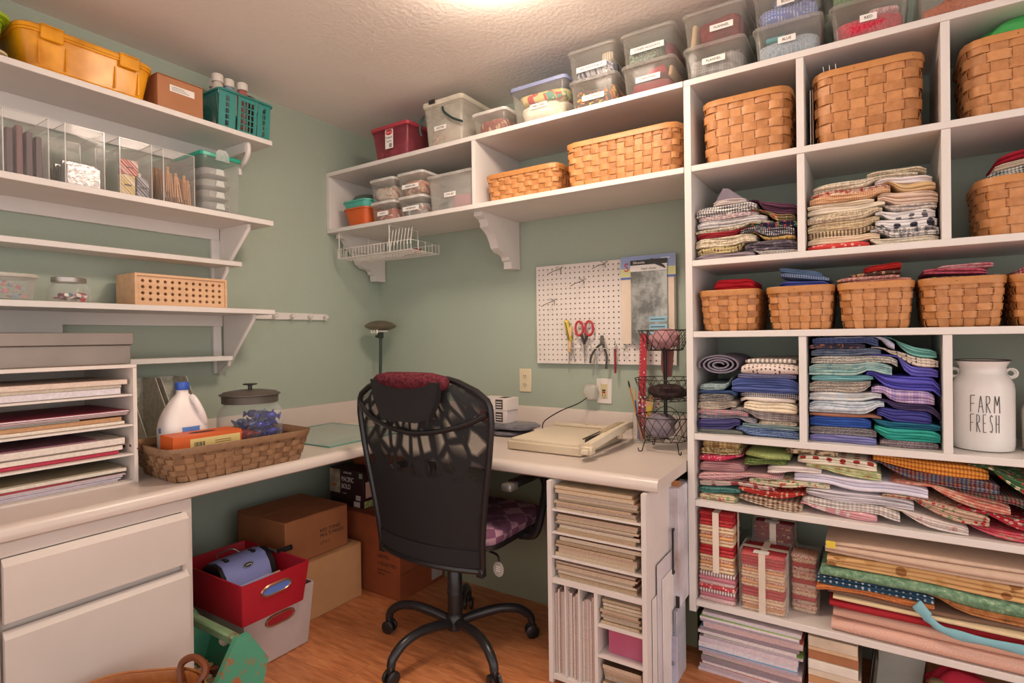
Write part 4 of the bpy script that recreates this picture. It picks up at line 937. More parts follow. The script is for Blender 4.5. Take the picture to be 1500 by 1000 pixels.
# local x runs along the wall (world y), local -y faces the room (world +x)
obj('body', tub(.40, .245, .125, .90, .045, .003, lip=.006, n=5, zb=.0005), YEL, yt)
obj('lid', loft([rrect(.208, .13, .05, 5, .1263), rrect(.208, .13, .05, 5, .138), rrect(.20, .122, .05, 5, .146), rrect(.17, .10, .04, 5, .146), rrect(.165, .095, .04, 5, .140)]), YEL, yt)
for x in (-.115, .115):
    obj('latch', join(box(x-.032, x+.032, -.137, -.1305, .098, .142, .003), box(x-.032, x+.032, -.137, -.112, .142, .1475, .002)), YEL, yt)
for x0, x1 in ((-.06, .06),):
    obj('panel_rib', join(*[box(a, a+.004, -.1235, -.118, .018, .094) for a in (-.15, -.075, .071, .146)]), YEL, yt)
obj('base_rim', loft([rrect(.186, .114, .045, 5, .001), rrect(.19, .118, .045, 5, .006), rrect(.186, .114, .045, 5, .012)], True, False, False), YEL, yt)
# green-lidded tub and stack at the far end
gt = thing('plastic_tub', 'lime green tub with clear lidded box on top, beside the yellow tote', 'tub', (.165, -1.94, ZT+.015))
obj('body', tub(.20, .22, .11, .9, .05, .003, lip=.005, n=5), P('#8ab020', .35), gt)
obj('lid', lid_(.23, .25, .014, .05, 5, .1105), P('#9cc024', .35), gt)
tr = thing('tray', 'shallow cream plastic tray under the lime green tub', 'tray', (.15, -1.955, ZT))
obj('shell', tub(.26, .25, .014, .9, .04, .003, lip=.006, n=5, zb=.0005), P('#d8c49c', .4), tr)
cb = thing('storage_box', 'clear lidded box stacked on the lime green tub', 'storage box', (.14, -1.97, ZT+.1415))
obj('body', tub(.22, .24, .09, .92, .03, .002, lip=.004), CL, cb); obj('lid', lid_(.235, .255, .014, .03, 4, .0905), CLL, cb)
# cardboard box
CARD = wood('#a06a46', '#b57c56', (30, 3, 3), .8, .05); CARD2 = wood('#a5764c', '#c08e62', (4, 30, 3), .8, .05); CARD3 = wood('#8a4a26', '#a05a32', (4, 30, 3), .8, .05)
cx = thing('cardboard_box', 'small brown cardboard box with paper label between the tote and the teal basket', 'box', (.135, -1.29, ZT))
obj('carton', box(-.125, .115, -.09, .085, .0005, .135, .0015), CARD, cx)
obj('flap', box(-.125, .118, -.092, .087, .1355, .138, .0008), CARD, cx)
lb = obj('paper_label', box(.1155, .1162, -.045, .05, .082, .108), STICK, cx)
for k in range(3): obj('text_line', box(.1163, .1166, -.038, .03-.01*k, .088+.006*k, .0895+.006*k), INK, lb)
# teal slotted basket
TEAL = P('#2e8078', .4)
tk = thing('plastic_basket', 'teal slotted plastic basket of bottles at the end of the top left shelf', 'basket', (.14, -1.015, ZT), PI/2)
def slotted(w, h, nx, nz, mx, mz, bar, t):
    out = [box(-w/2, w/2, 0, t, 0, mz), box(-w/2, w/2, 0, t, h-mz, h), box(-w/2, -w/2+mx, 0, t, mz, h-mz), box(w/2-mx, w/2, 0, t, mz, h-mz)]
    for i in range(1, nx): x = -w/2+mx+(w-2*mx)*i/nx; out.append(box(x-bar/2, x+bar/2, 0, t, mz, h-mz))
    for j in range(1, nz): z = mz+(h-2*mz)*j/nz; out.append(box(-w/2+mx, w/2-mx, 0, t, z-bar/2, z+bar/2))
    return join(*out)
W_, D_b, H_ = .245, .235, .165
lean = .10
def panel(m, w, yb, rz): return xf(xf(m, (0, 0, 0), (lean, 0, 0)), (0, 0, 0), (0, 0, 0))
fr = join(xf(slotted(.075, H_, 1, 5, .03, .02, .006, .003), (-.085, 0, 0)), xf(slotted(.088, H_, 4, 5, .014, .02, .005, .003), (.005, -.002, 0)), xf(slotted(.062, H_, 1, 5, .024, .02, .006, .003), (.085, 0, 0)))
obj('front_panel', xf(fr, (0, -D_b/2+.018, .001), (lean, 0, 0)), TEAL, tk)
obj('back_panel', xf(slotted(.235, H_, 9, 5, .014, .02, .005, .003), (0, D_b/2-.021, .001), (-lean, 0, 0)), TEAL, tk)
for s_ in (-1, 1):
    m_ = xf(slotted(.20, H_, 14, 1, .01, .018, .005, .003), (0, 0, 0), (lean if s_ < 0 else lean, 0, 0))
    obj('end_panel', xf(m_, (s_*(W_/2-.016), 0, .001), (0, 0, PI/2*s_)), TEAL, tk)
obj('base', box(-.105, .105, -.098, .098, .0005, .004), TEAL, tk)
rl = []
for (a, b) in ((W_/2+.004, D_b/2+.004),): rl = tube([p_ for p_ in rrect(a, b, .02, 3, H_)], .005, 6, closed=True)
obj('rim', rl, TEAL, tk)
bot = lathe([(.023, 0), (.025, .004), (.025, .15), (.02, .162), (.02, .166), (.024, .167), (.024, .195), (.022, .197)], 16)
for i, (dx, dy) in enumerate(((.045, -.055), (.035, .0), (-.02, -.03), (.05, .055))):
    o = thing('craft_bottle', 'white-capped paint bottle standing in the teal basket', 'bottle', (.14+dx, -1.03+dy-.02, ZT+.005), 0, 'bottles in the teal basket')
    obj('bottle', lathe([(.02, 0), (.022, .004), (.022, .200), (.017, .212)], 14), P(['#c8bdb0', '#8a9aa8', '#b8a898', '#a86058'][i], .4), o); obj('cap', xf(lathe([(.0225, 0), (.0235, .002), (.0235, .03), (.021, .033)], 16), (0, 0, .2125)), P('#d8cfc4', .45), o)
tag(obj('carton', xf(box(-.03, .03, -.02, .02, 0, .20, .001), (0, 0, 0), (.1, 0, .4)), P('#5a3a2c', .5), loc=(.16, -.945, ZT+.008)), 'dark brown carton standing in the teal basket', 'carton')
tag(obj('glue_stick', lathe([(.009, 0), (.009, .15), (.006, .155), (.006, .215)], 10), P('#b03030', .4), loc=(.18, -.985, ZT+.006)), 'red-tipped glue stick in the teal basket', 'glue stick')

# ------------------------------------------------------------------ shelf with clear acrylic boxes
ZA = 1.765
ACR = clear('#eae8e4', .03, .03); ACE = clear('#f4f0ea', .5, .1)
def acrylic(label, y0, y1, h, x0=.06, x1=.262):
    t = thing('acrylic_box', label, 'acrylic box', ((x0+x1)/2, (y0+y1)/2, ZA), 0, 'clear acrylic boxes on the left shelf')
    w, d = x1-x0, y1-y0; k = .003
    obj('wall_panels', join(box(-w/2, w/2, -d/2, -d/2+k, .003, h), box(-w/2, w/2, d/2-k, d/2, .003, h), box(-w/2, -w/2+k, -d/2+k, d/2-k, .003, h), box(w/2-k, w/2, -d/2+k, d/2-k, .003, h)), ACR, t)
    obj('base', box(-w/2, w/2, -d/2, d/2, .0005, .003), ACR, t)
    e2 = .0012
    obj('edge', join(*[box(sx*w/2-e2, sx*w/2+e2, sy*d/2-e2, sy*d/2+e2, .003, h) for sx in (-1, 1) for sy in (-1, 1)], *[box(-w/2, w/2, sy*d/2-e2, sy*d/2+e2, h, h+.0015) for sy in (-1, 1)], *[box(sx*w/2-e2, sx*w/2+e2, -d/2, d/2, h, h+.0015) for sx in (-1, 1)]), ACE, t)
    obj('inner_lid', box(-w/2+.0035, w/2-.0035, -d/2+.0035, d/2-.0035, h*.83, h*.83+.003), ACR, t)
    return t
ga = acrylic('clear acrylic box packed with red and black stamps', -1.845, -1.728, .205)
acrylic('clear acrylic box half full of glittery silver packets', -1.682, -1.567, .205); acrylic('clear acrylic box holding red and yellow paper packets', -1.518, -1.411, .205); acrylic('clear acrylic box of wooden clothespins', -1.369, -1.252, .205)
R = random.Random(11)
for i in range(10):
    o = obj('stamp', xf(box(-.011, .011, -.009, .009, 0, R.uniform(.13, .165), .002)), P(R.choice(['#5a2028', '#8a2a30', '#3a2a30', '#6a3a3c', '#4a3038']), .35), loc=(.245-.030*(i//4)-.003, -1.828+.025*(i % 4)+.002, ZA+.0035))
    tag(o, 'dark red craft stamp stood in the first acrylic box', 'stamp', 'stamps in the acrylic box')
SIL = P('#b8b4b4', .22, .7, var=.35, vs=90, bmp=.4, bs=60)
for i in range(8):
    o = obj('foil_packet', xf(box(-.050, .050, -.006, .006, 0, .07+.01*((i*7) % 3), .002), (0, 0, 0), (0, 0, PI/2)), SIL, loc=(.243-.021*i, -1.6245, ZA+.004), rot=(0, 0, 0))
    tag(o, 'glittery silver packet stood in the acrylic box', 'packet', 'silver packets in the acrylic box')
def packet(nm, lb, col, x, y, z, w, h, c2='#e8ded4'):
    t = thing('paper_packet', lb, 'packet', (x, y, z)); obj('packet', box(-.01, .01, -w/2, w/2, 0, h, .002), fab('calico', col, c2, .6), t)
    obj('hang_slot', box(.0102, .0108, -.012, .012, h*.45, h*.52), INK, t)
packet('p', 'yellow paper packet in the acrylic box', '#c9a840', .24, -1.488, ZA+.0035, .05, .075)
packet('p', 'red paper packet resting on the yellow packet', '#b84038', .24, -1.482, ZA+.0795, .06, .055)
packet('p', 'black and silver paper packet beside the yellow packet', '#5a5860', .24, -1.436, ZA+.0035, .042, .075, '#c0bcc0')
tag(obj('card', box(.218, .224, -1.452, -1.432, ZA+.004, ZA+.1), P('#ddd4ca', .6)), 'small white card behind the silver packet', 'card')
# clothespins: two tapered prongs, split and joined by a round head
def pin():
    a = prism([(-.006, 0), (-.0025, 0), (-.001, .062), (-.001, .085), (-.006, .085)], 'y', -.0045, .0045); b_ = prism([(.0025, 0), (.006, 0), (.006, .085), (.001, .085), (.001, .062)], 'y', -.0045, .0045)
    c_ = xf(lathe([(.004, 0), (.0055, .004), (.0065, .009), (.005, .013)], 8), (0, 0, .0855)); bdg = box(-.001, .001, -.0045, .0045, .07, .0855); return join(a, b_, c_, bdg)
pm = None
for i in range(26):
    col_, row_ = i % 6, i//6
    if pm is None: o = obj('clothespin', pin(), wood('#b07c54', '#d0a47c', (60, 60, 8), .6)); pm = o.data
    else: o = bpy.data.objects.new('clothespin', pm); COL.objects.link(o)
    o.location = (.243-.036*row_, -1.358+.0165*col_+.010, ZA+.006+R.uniform(0, .03)+(.02 if col_ < 2 else 0)); o.rotation_euler = (R.uniform(-.22, .22) if 0 < col_ < 5 else (.0 if col_ == 5 else -.0), R.uniform(-.1, .1), PI/2+R.uniform(-.3, .3))
    tag(o, 'wooden clothespin in the clear acrylic box', 'clothespin', 'clothespins in the acrylic box')
# clear tote with teal lid holding packets
tt = thing('storage_bin', 'tall clear bin with teal lid and grip tab, filled with bagged notions', 'storage bin', (.14, -1.135, ZA))
obj('body', tub(.235, .168, .225, .96, .012, .002, lip=.003), clear('#e0e2dc', .07, .08), tt)
obj('lid', lid_(.245, .18, .018, .015, 3, .226), P('#1f9c80', .35), tt)
obj('grip_tab', prism([(-.03, .215), (.03, .215), (.026, .25), (.015, .262), (-.015, .262), (-.026, .25)], 'x', .1235, .126), clear('#dfe4e0', .3), tt)
for i in range(4):
    t = thing('zip_bag', 'frosted zip bag of notions stacked in the teal-lidded bin', 'bag', (.142, -1.135, ZA+.006+i*.048), 0, 'zip bags in the teal-lidded bin')
    obj('bag', blob(.20, .135, .046, 60+i, .05), clear('#c4c0bc', .5, .35), t); obj('tab', prism([(-.02, .01), (.02, .01), (.014, .034), (-.014, .034)], 'x', .1015, .103), P('#d6d8d4', .4), t)

# ------------------------------------------------------------------ shelf with buttons
Zb = 1.362
tbk = thing('button_tub', 'clear plastic tub of pastel buttons with pale lid', 'tub', (.18, -1.84, Zb))
obj('body', tub(.15, .165, .075, .92, .03, .002, lip=.003, n=4), clear('#e4e0da', .08), tbk); obj('lid', lid_(.162, .177, .012, .03, 4, .0755), clear('#ddd8cc', .5), tbk)
jr = thing('button_jar', 'square glass jar of red and white buttons with grey metal lid', 'jar', (.19, -1.655, Zb))
obj('glass', loft([rrect(.048, .05, .018, 4, .0005), rrect(.052, .054, .02, 4, .006), rrect(.052, .054, .02, 4, .05), rrect(.046, .048, .025, 4, .062), rrect(.042, .044, .03, 4, .066), rrect(.042, .044, .03, 4, .072), rrect(.040, .042, .03, 4, .072), rrect(.043, .045, .03, 4, .06), rrect(.0495, .0515, .02, 4, .05), rrect(.0495, .0515, .02, 4, .008)]), clear('#eef0ec', .02, .03), jr)
obj('lid', xf(lathe([(.048, .0725), (.048, .088), (.046, .0895), (.043, .0905), (.041, .0885)], 30), (0, 0, 0), (0, 0, 0), (1, 1.04, 1)), P('#a8a29c', .35, .8), jr)
bms = {}
def button(x, y, z, c, rot, s, lb, gp):
    if c not in bms:
        m_ = lathe([(.0005, .0008), (.004, .0008), (.0052, .0018), (.0058, .0016), (.006, .0003), (.0055, 0), (.0005, 0)], 10); o = obj('button', m_, P(c, .3)); bms[c] = o.data
    else: o = bpy.data.objects.new('button', bms[c]); COL.objects.link(o)
    o.location = (x, y, z); o.rotation_euler = rot; o.scale = (s, s, s); tag(o, lb, 'button', gp)
for i in range(44):
    button(.19+R.uniform(-.034, .038), -1.655+R.uniform(-.038, .038), Zb+.010+R.uniform(0, .024), R.choice(['#a02030', '#c8383c', '#dcd4cc', '#3c7c90', '#701c2c', '#c9a0a0']), (R.uniform(-.6, .6), R.uniform(.2, 1.3), 0), R.uniform(.9, 1.5), 'small button heaped in the square glass jar', 'buttons in the square jar')
for i in range(40):
    button(.18+R.uniform(-.05, .058), -1.84+R.uniform(-.06, .062), Zb+.012+R.uniform(0, .05), R.choice(['#d8c8c4', '#8aa4b4', '#c07878', '#d8d0c8', '#a8b4c0', '#c89c90']), (R.uniform(-.6, .6), R.uniform(.3, 1.4), 0), R.uniform(1, 1.6), 'pastel button heaped in the plastic tub', 'buttons in the plastic tub')
# wooden punch rack: real holes
WD = wood('#c89c74', '#dcb48e', (3, 40, 40), .55)
pr = thing('wooden_rack', 'pale wooden rack drilled with four rows of round holes', 'rack', (.125, -1.27, Zb), PI/2)
obj('front_plate', xf(holes_plate(.345, .108, 12, 4, .0066, .03, .008, .006, through=True), (0, -.072, .009)), WD, pr, smooth=0)
obj('frame', join(box(-.181, .181, -.078, .078, .0005, .009), box(-.181, .181, -.078, .078, .1175, .127), box(-.181, -.173, -.078, .078, .009, .1175), box(.173, .181, -.078, .078, .009, .1175)), WD, pr)
obj('hole_shade_block', box(-.1725, .1725, -.040, .077, .0095, .117), P('#5a3018', .8), pr)  # dark block added behind the drilled holes, their shade put into its colour

# ================================================================== LEFT COUNTER
og = thing('paper_organizer', 'white five-slot paper organizer on the left countertop', 'organizer', (.33, -1.83, ZC))
y0, y1, x0, x1 = -2.08, -1.578, .12, .50
OW = P('#ddd2c9', .45, var=.03)
zs_ = [ZC+.0005, .848, .945, 1.045, 1.138]
obj('side_panel', box(x0, x1, y1-.011, y1, ZC+.0005, 1.1375), OW, og, world=True); obj('side_panel', box(x0, x1, y0, y0+.011, ZC+.0005, 1.1375), OW, og, world=True)
obj('back_panel', box(x0-.004, x0-.0005, y0, y1, ZC+.0005, 1.1375), OW, og, world=True)
obj('top', box(x0, x1+.002, y0, y1, 1.138, 1.149, .001), OW, og, world=True)
for z in zs_[:4]: obj('shelf', box(x0, x1-.004, y0+.0115, y1-.0115, z, z+.006), OW, og, world=True)
def sheets(z0, zmax, specs, yb, slot):
    z = z0; n = len(specs)
    for i, (c, t, y_end, xf_, nm, edge) in enumerate(specs):
        o = obj('paper_stack' if t > .012 else 'magazine', box(.17, xf_, -2.06, y_end, z, z+t, min(.001, t*.3)), [P(edge, .7, var=.1, vs=120), P(c, .5, var=.15)])
        mati(o, lambda c_, n_: 1 if abs(n_.z) > .5 else 0)
        tag(o, f'{nm}, {nth(i, n)} in the {slot} slot of the paper organizer', 'paper', 'papers in the left organizer'); z += t+.0006
sheets(.7645, .845, [('#d8d0cc', .006, -1.625, .468, 'white magazine', '#cfc6cc'), ('#c8b8c8', .005, -1.618, .472, 'lilac magazine', '#bfb4c4'), ('#d8d0d0', .007, -1.612, .47, 'thin white catalogue', '#d8d0d4'), ('#b8a0a0', .005, -1.606, .478, 'pink magazine', '#c8b0b8'), ('#9c3040', .004, -1.75, .474, 'red pamphlet', '#a83848'), ('#c8bca8', .012, -1.600, .47, 'cream magazine pile', '#d8ccbc'), ('#a89c80', .003, -1.615, .468, 'printed cover sheet', '#b8ac98')], 0, 'lowest')
sheets(.8555, .94, [('#b02c48', .012, -1.622, .47, 'crimson folder', '#b03048'), ('#d8c8bc', .014, -1.612, .474, 'cream ledger', '#dccfc2'), ('#a89890', .004, -1.600, .47, 'tan pamphlet', '#a8988c'), ('#d8ccc0', .020, -1.606, .476, 'thick ivory pad', '#dccfc4'), ('#8a5a6a', .004, -1.68, .472, 'plum magazine', '#9a6a78')], 0, 'second')
sheets(.9525, 1.04, [('#d8c8b8', .010, -1.606, .476, 'cream pad', '#dccfbe'), ('#b07c50', .014, -1.612, .47, 'brown envelope', '#b88c64'), ('#7c8c8c', .004, -1.73, .474, 'grey green magazine', '#98a09c'), ('#b8a8a0', .005, -1.598, .476, 'grey magazine', '#b09c98'), ('#d8c0c0', .004, -1.596, .48, 'pale magazine', '#c0a8b0'), ('#8c2c44', .006, -1.594, .482, 'wine red magazine', '#d4c4c4')], 0, 'third')
sheets(1.0525, 1.13, [('#d0c8cc', .020, -1.616, .476, 'ream of white paper', '#d4ccd0'), ('#dcd0bc', .010, -1.612, .472, 'cream card stock', '#dccfb8'), ('#d0b8a8', .016, -1.598, .482, 'pinkish ledger', '#d8c4b4')], 0, 'top')
mb = thing('metal_box', 'flat grey metal box with lid on top of the paper organizer', 'box', (.28, -1.83, 1.1495))
GM = P('#8a8078', .45, .4, var=.12, vs=6)
obj('body', box(.12, .448, -2.08, -1.572, 1.1497, 1.214, .002), GM, mb, world=True); obj('lid', box(.115, .455, -2.085, -1.566, 1.2145, 1.254, .002), GM, mb, world=True)
# galvanised file holders against the wall
GALV = speckle('#a8a496', '#c6c2b2', 70, .5, .4, .62, .0)
for i, (yc, lb) in enumerate(((-1.405, 'galvanised metal magazine file next to the paper organizer'), (-1.285, 'galvanised metal magazine file standing behind the big candy jar'))):
    t = thing('magazine_file', lb, 'magazine file', (.16, yc, ZC), 0, 'metal magazine files')
    w, d, h = .10, .25, .32; out = [(-d/2, 0), (d/2, 0), (d/2, .11), (-.02, h), (-d/2, h)]
    for s_ in (-1, 1): obj('side_panel', prism(out, 'y', s_*w/2-.0012, s_*w/2+.0012), GALV, t)
    obj('back_panel', box(-d/2, -d/2+.002, -w/2+.0013, w/2-.0013, .0025, h), GALV, t); obj('front_panel', box(d/2-.002, d/2, -w/2+.0013, w/2-.0013, .0025, .11), GALV, t); obj('base', box(-d/2, d/2, -w/2+.0013, w/2-.0013, .0005, .0025), GALV, t)
# dark woven tray basket and its contents
ang = math.radians(86)
basket('woven_basket', 'dark brown rectangular woven basket holding the bleach jug and candy jar', None, .535, .34, .118, (.530, -1.295, ZC), ang, taper=.86, r=.04, rows=5, pitch=.034, m=DARK, mr=DARKRIM, rim=.024, tack=False, curve=.8)
for (x, y, rz_) in ((.45, -1.575, .3), (.36, -1.06, -.3)):
    t = thing('knotted_handle', ['braided leather handle of the dark basket beside the paper organizer', 'braided leather handle of the dark basket beside the glass mat'][y > -1.3], 'handle', (x, y, ZC+.108))
    obj('braid', join(*[tube(smoothpath([(-.05+.0, .004*k, 0), (-.02, .012*math.sin(k*2), .010+.004*k), (.02, -.012*math.sin(k*2), .012), (.05, .004*k, 0)], 5), .0055, 6) for k in (-1, 0, 1)]), P('#5c3426', .5), t)
# bleach jug
bj = thing('bleach_jug', 'white plastic bleach jug with blue cap and moulded handle', 'jug', (.445, -1.405, ZC+.006))
WP = P('#e6ddd8', .35, var=.02)
def jugloop(hw, hd, z): return rrect(hw, hd, min(hw, hd)*.75, 5, z)
obj('body', loft([jugloop(.05, .072, .0), jugloop(.056, .078, .006), jugloop(.057, .079, .15), jugloop(.055, .077, .165), jugloop(.050, .07, .19), jugloop(.041, .056, .22), jugloop(.028, .036, .25), jugloop(.019, .021, .268), jugloop(.018, .018, .274), jugloop(.018, .018, .284)]), WP, bj, smooth=60)
obj('handle', tube(smoothpath([(.025, .02, .262), (.048, .024, .24), (.058, .036, .205), (.052, .05, .17), (.04, .055, .15)], 5), [.008]+[.011]*19+[.009], 10), WP, bj, smooth=60)
obj('handle_recess', xf(blob(.016, .028, .085, 3, .0, 12, 8, .9), (.0375, .008, .178), (0, -.42, 0)), P('#b8aea6', .6), bj)
obj('cap', xf(lathe([(.0225, 0), (.0235, .002), (.0235, .024), (.022, .027), (.019, .028)], 24), (0, 0, .2845)), P('#3258b4', .35), bj)
obj('paper_label', loft([rrect(.0578, .0798, .058, 5, z) for z in (.06, .155)], True, False, False), P('#d8d8e0', .5), bj)
obj('label_band', loft([rrect(.0583, .0803, .0585, 5, z) for z in (.136, .154)], True, False, False), P('#5c84c8', .5), bj)
obj('red_panel', loft([[(.059, y, z), (.0595, y, z)] for y, z in ((-.05, .136), (-.005, .136), (-.005, .1545), (-.05, .1545))], False, False, False), P('#c04048', .5), bj)
# tissue-style orange carton
oc = thing('tissue_box', 'orange and yellow carton with an oval opening lying in the dark basket', 'carton', (.575, -1.405, ZC+.012), math.radians(86))
obj('carton', box(-.115, .115, -.052, .052, 0, .135, .0015), P('#cc5a1e', .5), oc); 
fp = obj('front_print', box(-.062, .108, -.0528, -.0522, .04, .122), P('#d8c07c', .5), oc)
for k in range(9): obj('barcode_bar', box(-.05+k*.004, -.0485+k*.004+(k % 3)*.0008, -.0532, -.0528, .085, .110), INK, fp)
for k in range(3): obj('text_line', box(.02, .075, -.0532, -.0528, .092+.007*k, .0945+.007*k), P('#7a5a3a', .6), fp)
obj('opening', prism([(.045*math.cos(a), .018*math.sin(a)) for a in [k*PI/8 for k in range(16)]], 'z', .1352, .1356), P('#4a2010', .8), oc)
# big glass candy jar
cj = thing('candy_jar', 'large round glass jar with grey metal lid full of blue wrapped candies', 'jar', (.42, -1.125, ZC+.006))
obj('glass', lathe([(.10, .0005), (.118, .004), (.124, .015), (.125, .15), (.120, .176), (.108, .192), (.100, .198), (.100, .208), (.097, .208), (.097, .197), (.105, .189), (.117, .174), (.1215, .15), (.1205, .018), (.10, .008), (.002, .008)], 40), clear('#eef0ee', .012, .02), cj, smooth=50)
obj('lid', lathe([(.105, .2085), (.106, .2085), (.107, .237), (.115, .240), (.115, .244), (.107, .246), (.10, .252), (.06, .258), (.002, .259)], 40), P('#5e564e', .5, .35), cj, smooth=40)
obj('lid_knob', xf(lathe([(.008, .2592), (.008, .277), (.026, .280), (.028, .283), (.026, .285), (.002, .286)], 20), (0, 0, 0)), P('#3c3832', .45, .4), cj)
def candy():
    body = xf(blob(.056, .030, .028, 5, .04, 10, 6, .8), (0, 0, -.014)); fans = []
    for s_ in (-1, 1):
        fans.append(loft([[(s_*.024, .003*math.cos(a), .003*math.sin(a)) for a in [k*PI/4 for k in range(8)]], [(s_*.046, (.018+.003*(k % 2))*math.cos(a), .006*math.sin(a)*(1 if k % 2 else .4)) for k, a in enumerate([k*PI/4 for k in range(8)])]]))
    return join(body, *fans)
CB = P('#2a2c98', .22, .25, var=.25, vs=60); CR = P('#8c2830', .25, .25, var=.25, vs=60); CS = P('#8890c0', .22, .4, var=.3, vs=80)
cm = {}
spots = []
for zl in range(5):
    for gx in range(-2, 3):
        for gy in range(-2, 3):
            x, y = gx*.044+(.022 if (gy+zl) % 2 else 0), gy*.050
            if x*x+y*y < .086**2 and not (zl == 4 and y < .03) and not (zl == 3 and y < -.03): spots.append((x, y, zl))
for x, y, zl in spots:
    zc_ = .020+zl*.032+R.uniform(0, .004)
    k = 'r' if (y < -.035 and x > .0 and R.random() < .55) else R.choice(['b', 'b', 'b', 's'])
    mm = {'b': CB, 'r': CR, 's': CS}[k]
    if k not in cm: o = obj('wrapped_candy', candy(), mm, smooth=50); cm[k] = o.data
    else: o = bpy.data.objects.new('wrapped_candy', cm[k]); COL.objects.link(o)
    o.location = (.42+x, -1.125+y, ZC+.008+zc_); o.rotation_euler = (R.uniform(0, 3), R.uniform(-.3, .3), PI/2+R.uniform(-.5, .5)); o.scale = (.78, 1.1, 1.1)
    tag(o, {'b': 'blue foil wrapped candy in the big jar', 'r': 'dark red wrapped candy in the big jar', 's': 'silvery blue wrapped candy in the big jar'}[k], 'candy', {'b': 'blue candies in the jar', 'r': 'red candies in the jar', 's': 'silvery candies in the jar'}[k])
# glass-topped cutting mat in the corner
gm_ = thing('glass_mat', 'glass cutting mat with teal edges lying in the counter corner', 'mat', (.33, -.62, ZC))
obj('backing', box(.055, .585, -.865, -.415, ZC+.0005, ZC+.002), P('#b39a8a', .5), gm_, world=True); obj('glass', box(.045, .595, -.875, -.405, ZC+.0025, ZC+.0065, .001), clear('#bfd8d2', .03, .03, tint=.8), gm_, world=True)
obj('edge', join(box(.043, .597, -.879, -.8755, ZC+.0005, ZC+.0065), box(.043, .597, -.4045, -.401, ZC+.0005, ZC+.0065), box(.0405, .0425, -.879, -.401, ZC+.0005, ZC+.0065), box(.5975, .600, -.879, -.401, ZC+.0005, ZC+.0065)), P('#5f9488', .25), gm_, world=True)
# ================================================================== BACK WALL: corner lamp, outlets, pegboard
lp = thing('desk_lamp', 'dark desk lamp with a flat round silver head in the corner', 'lamp', (.145, -.14, ZC))
DKM = P('#3c443e', .4, .4)
obj('base', lathe([(.07, .0005), (.072, .006), (.06, .018), (.015, .024), (.012, .03)], 28), DKM, lp)
obj('pole', tube([(0, 0, .025), (0, 0, .26), (.012, -.006, .40), (.018, -.01, .485)], [.009, .009, .0085, .0085], 10), DKM, lp)
obj('joint', join(box(.004, .03, -.024, .004, .47, .515, .003), box(-.02, .006, -.018, -.004, .475, .49, .002)), DKM, lp)
obj('head', xf(lathe([(.02, -.012), (.05, -.012), (.085, .004), (.092, .012), (.086, .022), (.06, .036), (.03, .044), (.002, .046)], 32), (.02, -.012, .528)), P('#847a68', .35, .7), lp)
obj('bulb_window', xf(loft([rrect(.05, .03, .028, 4, -.022), rrect(.056, .036, .03, 4, -.012)]), (.02, -.02, .528)), P('#d8d2c4', .4), lp)
obj('bulb', join(*[xf(lathe([(.006, -.012), (.006, .012)], 8), (.02+.022*k, -.06, .512)) for k in (-1, 0, 1)]), P('#e8e2d4', .3), lp)
def outlet(x, z, label, cr='#d8c8a8', gfci=False):
    t = thing('wall_outlet' if gfci or True else '', label, 'outlet', (x, 0, z)); C1 = P(cr, .4, var=.02)
    w = .039 if gfci else .036
    obj('cover_plate', box(-w, w, -.006, -.0005, -.06, .06, .003), C1, t)
    if gfci:
        obj('receptacle', box(-.017, .017, -.009, -.0062, -.034, .034, .001), P('#c9b88e', .4), t)
        obj('button', box(-.008, .008, -.011, -.0092, .0, .007), P('#2a2420', .5), t); obj('button', box(-.008, .008, -.011, -.0092, -.010, -.003), P('#a03028', .5), t)
    for s_ in ((-1,) if gfci else (1, -1)):
        if not gfci: obj('receptacle', prism([(.014*math.cos(a)*1.05, s_*.019+.014*math.sin(a)) for a in [k*PI/8 for k in range(16)]], 'y', -.009, -.0062), C1, t)
        zc = s_*.022
        obj('slot', join(box(-.0075, -.0055, -.0115, -.0092, zc-.003, zc+.006), box(.0055, .0075, -.0115, -.0092, zc-.003, zc+.006), box(-.002, .002, -.0115, -.0092, zc-.010, zc-.006)), INK, t)
    return t
outlet(1.055, 1.0, 'ivory duplex wall outlet under the wall shelf'); outlet(1.493, .962, 'white-framed safety outlet below the pegboard', '#ddd4cc', True)
# plug-in adapter and trimmer cord
pl = thing('plug_adapter', 'clear plastic wrapped plug in the safety outlet with black cord', 'plug', (1.452, -.035, .955))
obj('body', blob(.07, .055, .075, 8, .1), clear('#d8d2c8', .45, .3), pl, loc=(-.012, -.002, -.035))
obj('cord', tube(smoothpath([(-.02, -.02, -.02), (-.06, -.05, -.05), (-.14, -.06, -.085), (-.22, -.055, -.13), (-.25, -.05, -.16), (-.245, -.06, -.194)], 6), .0028, 6), P('#1c1a18', .5), pl)
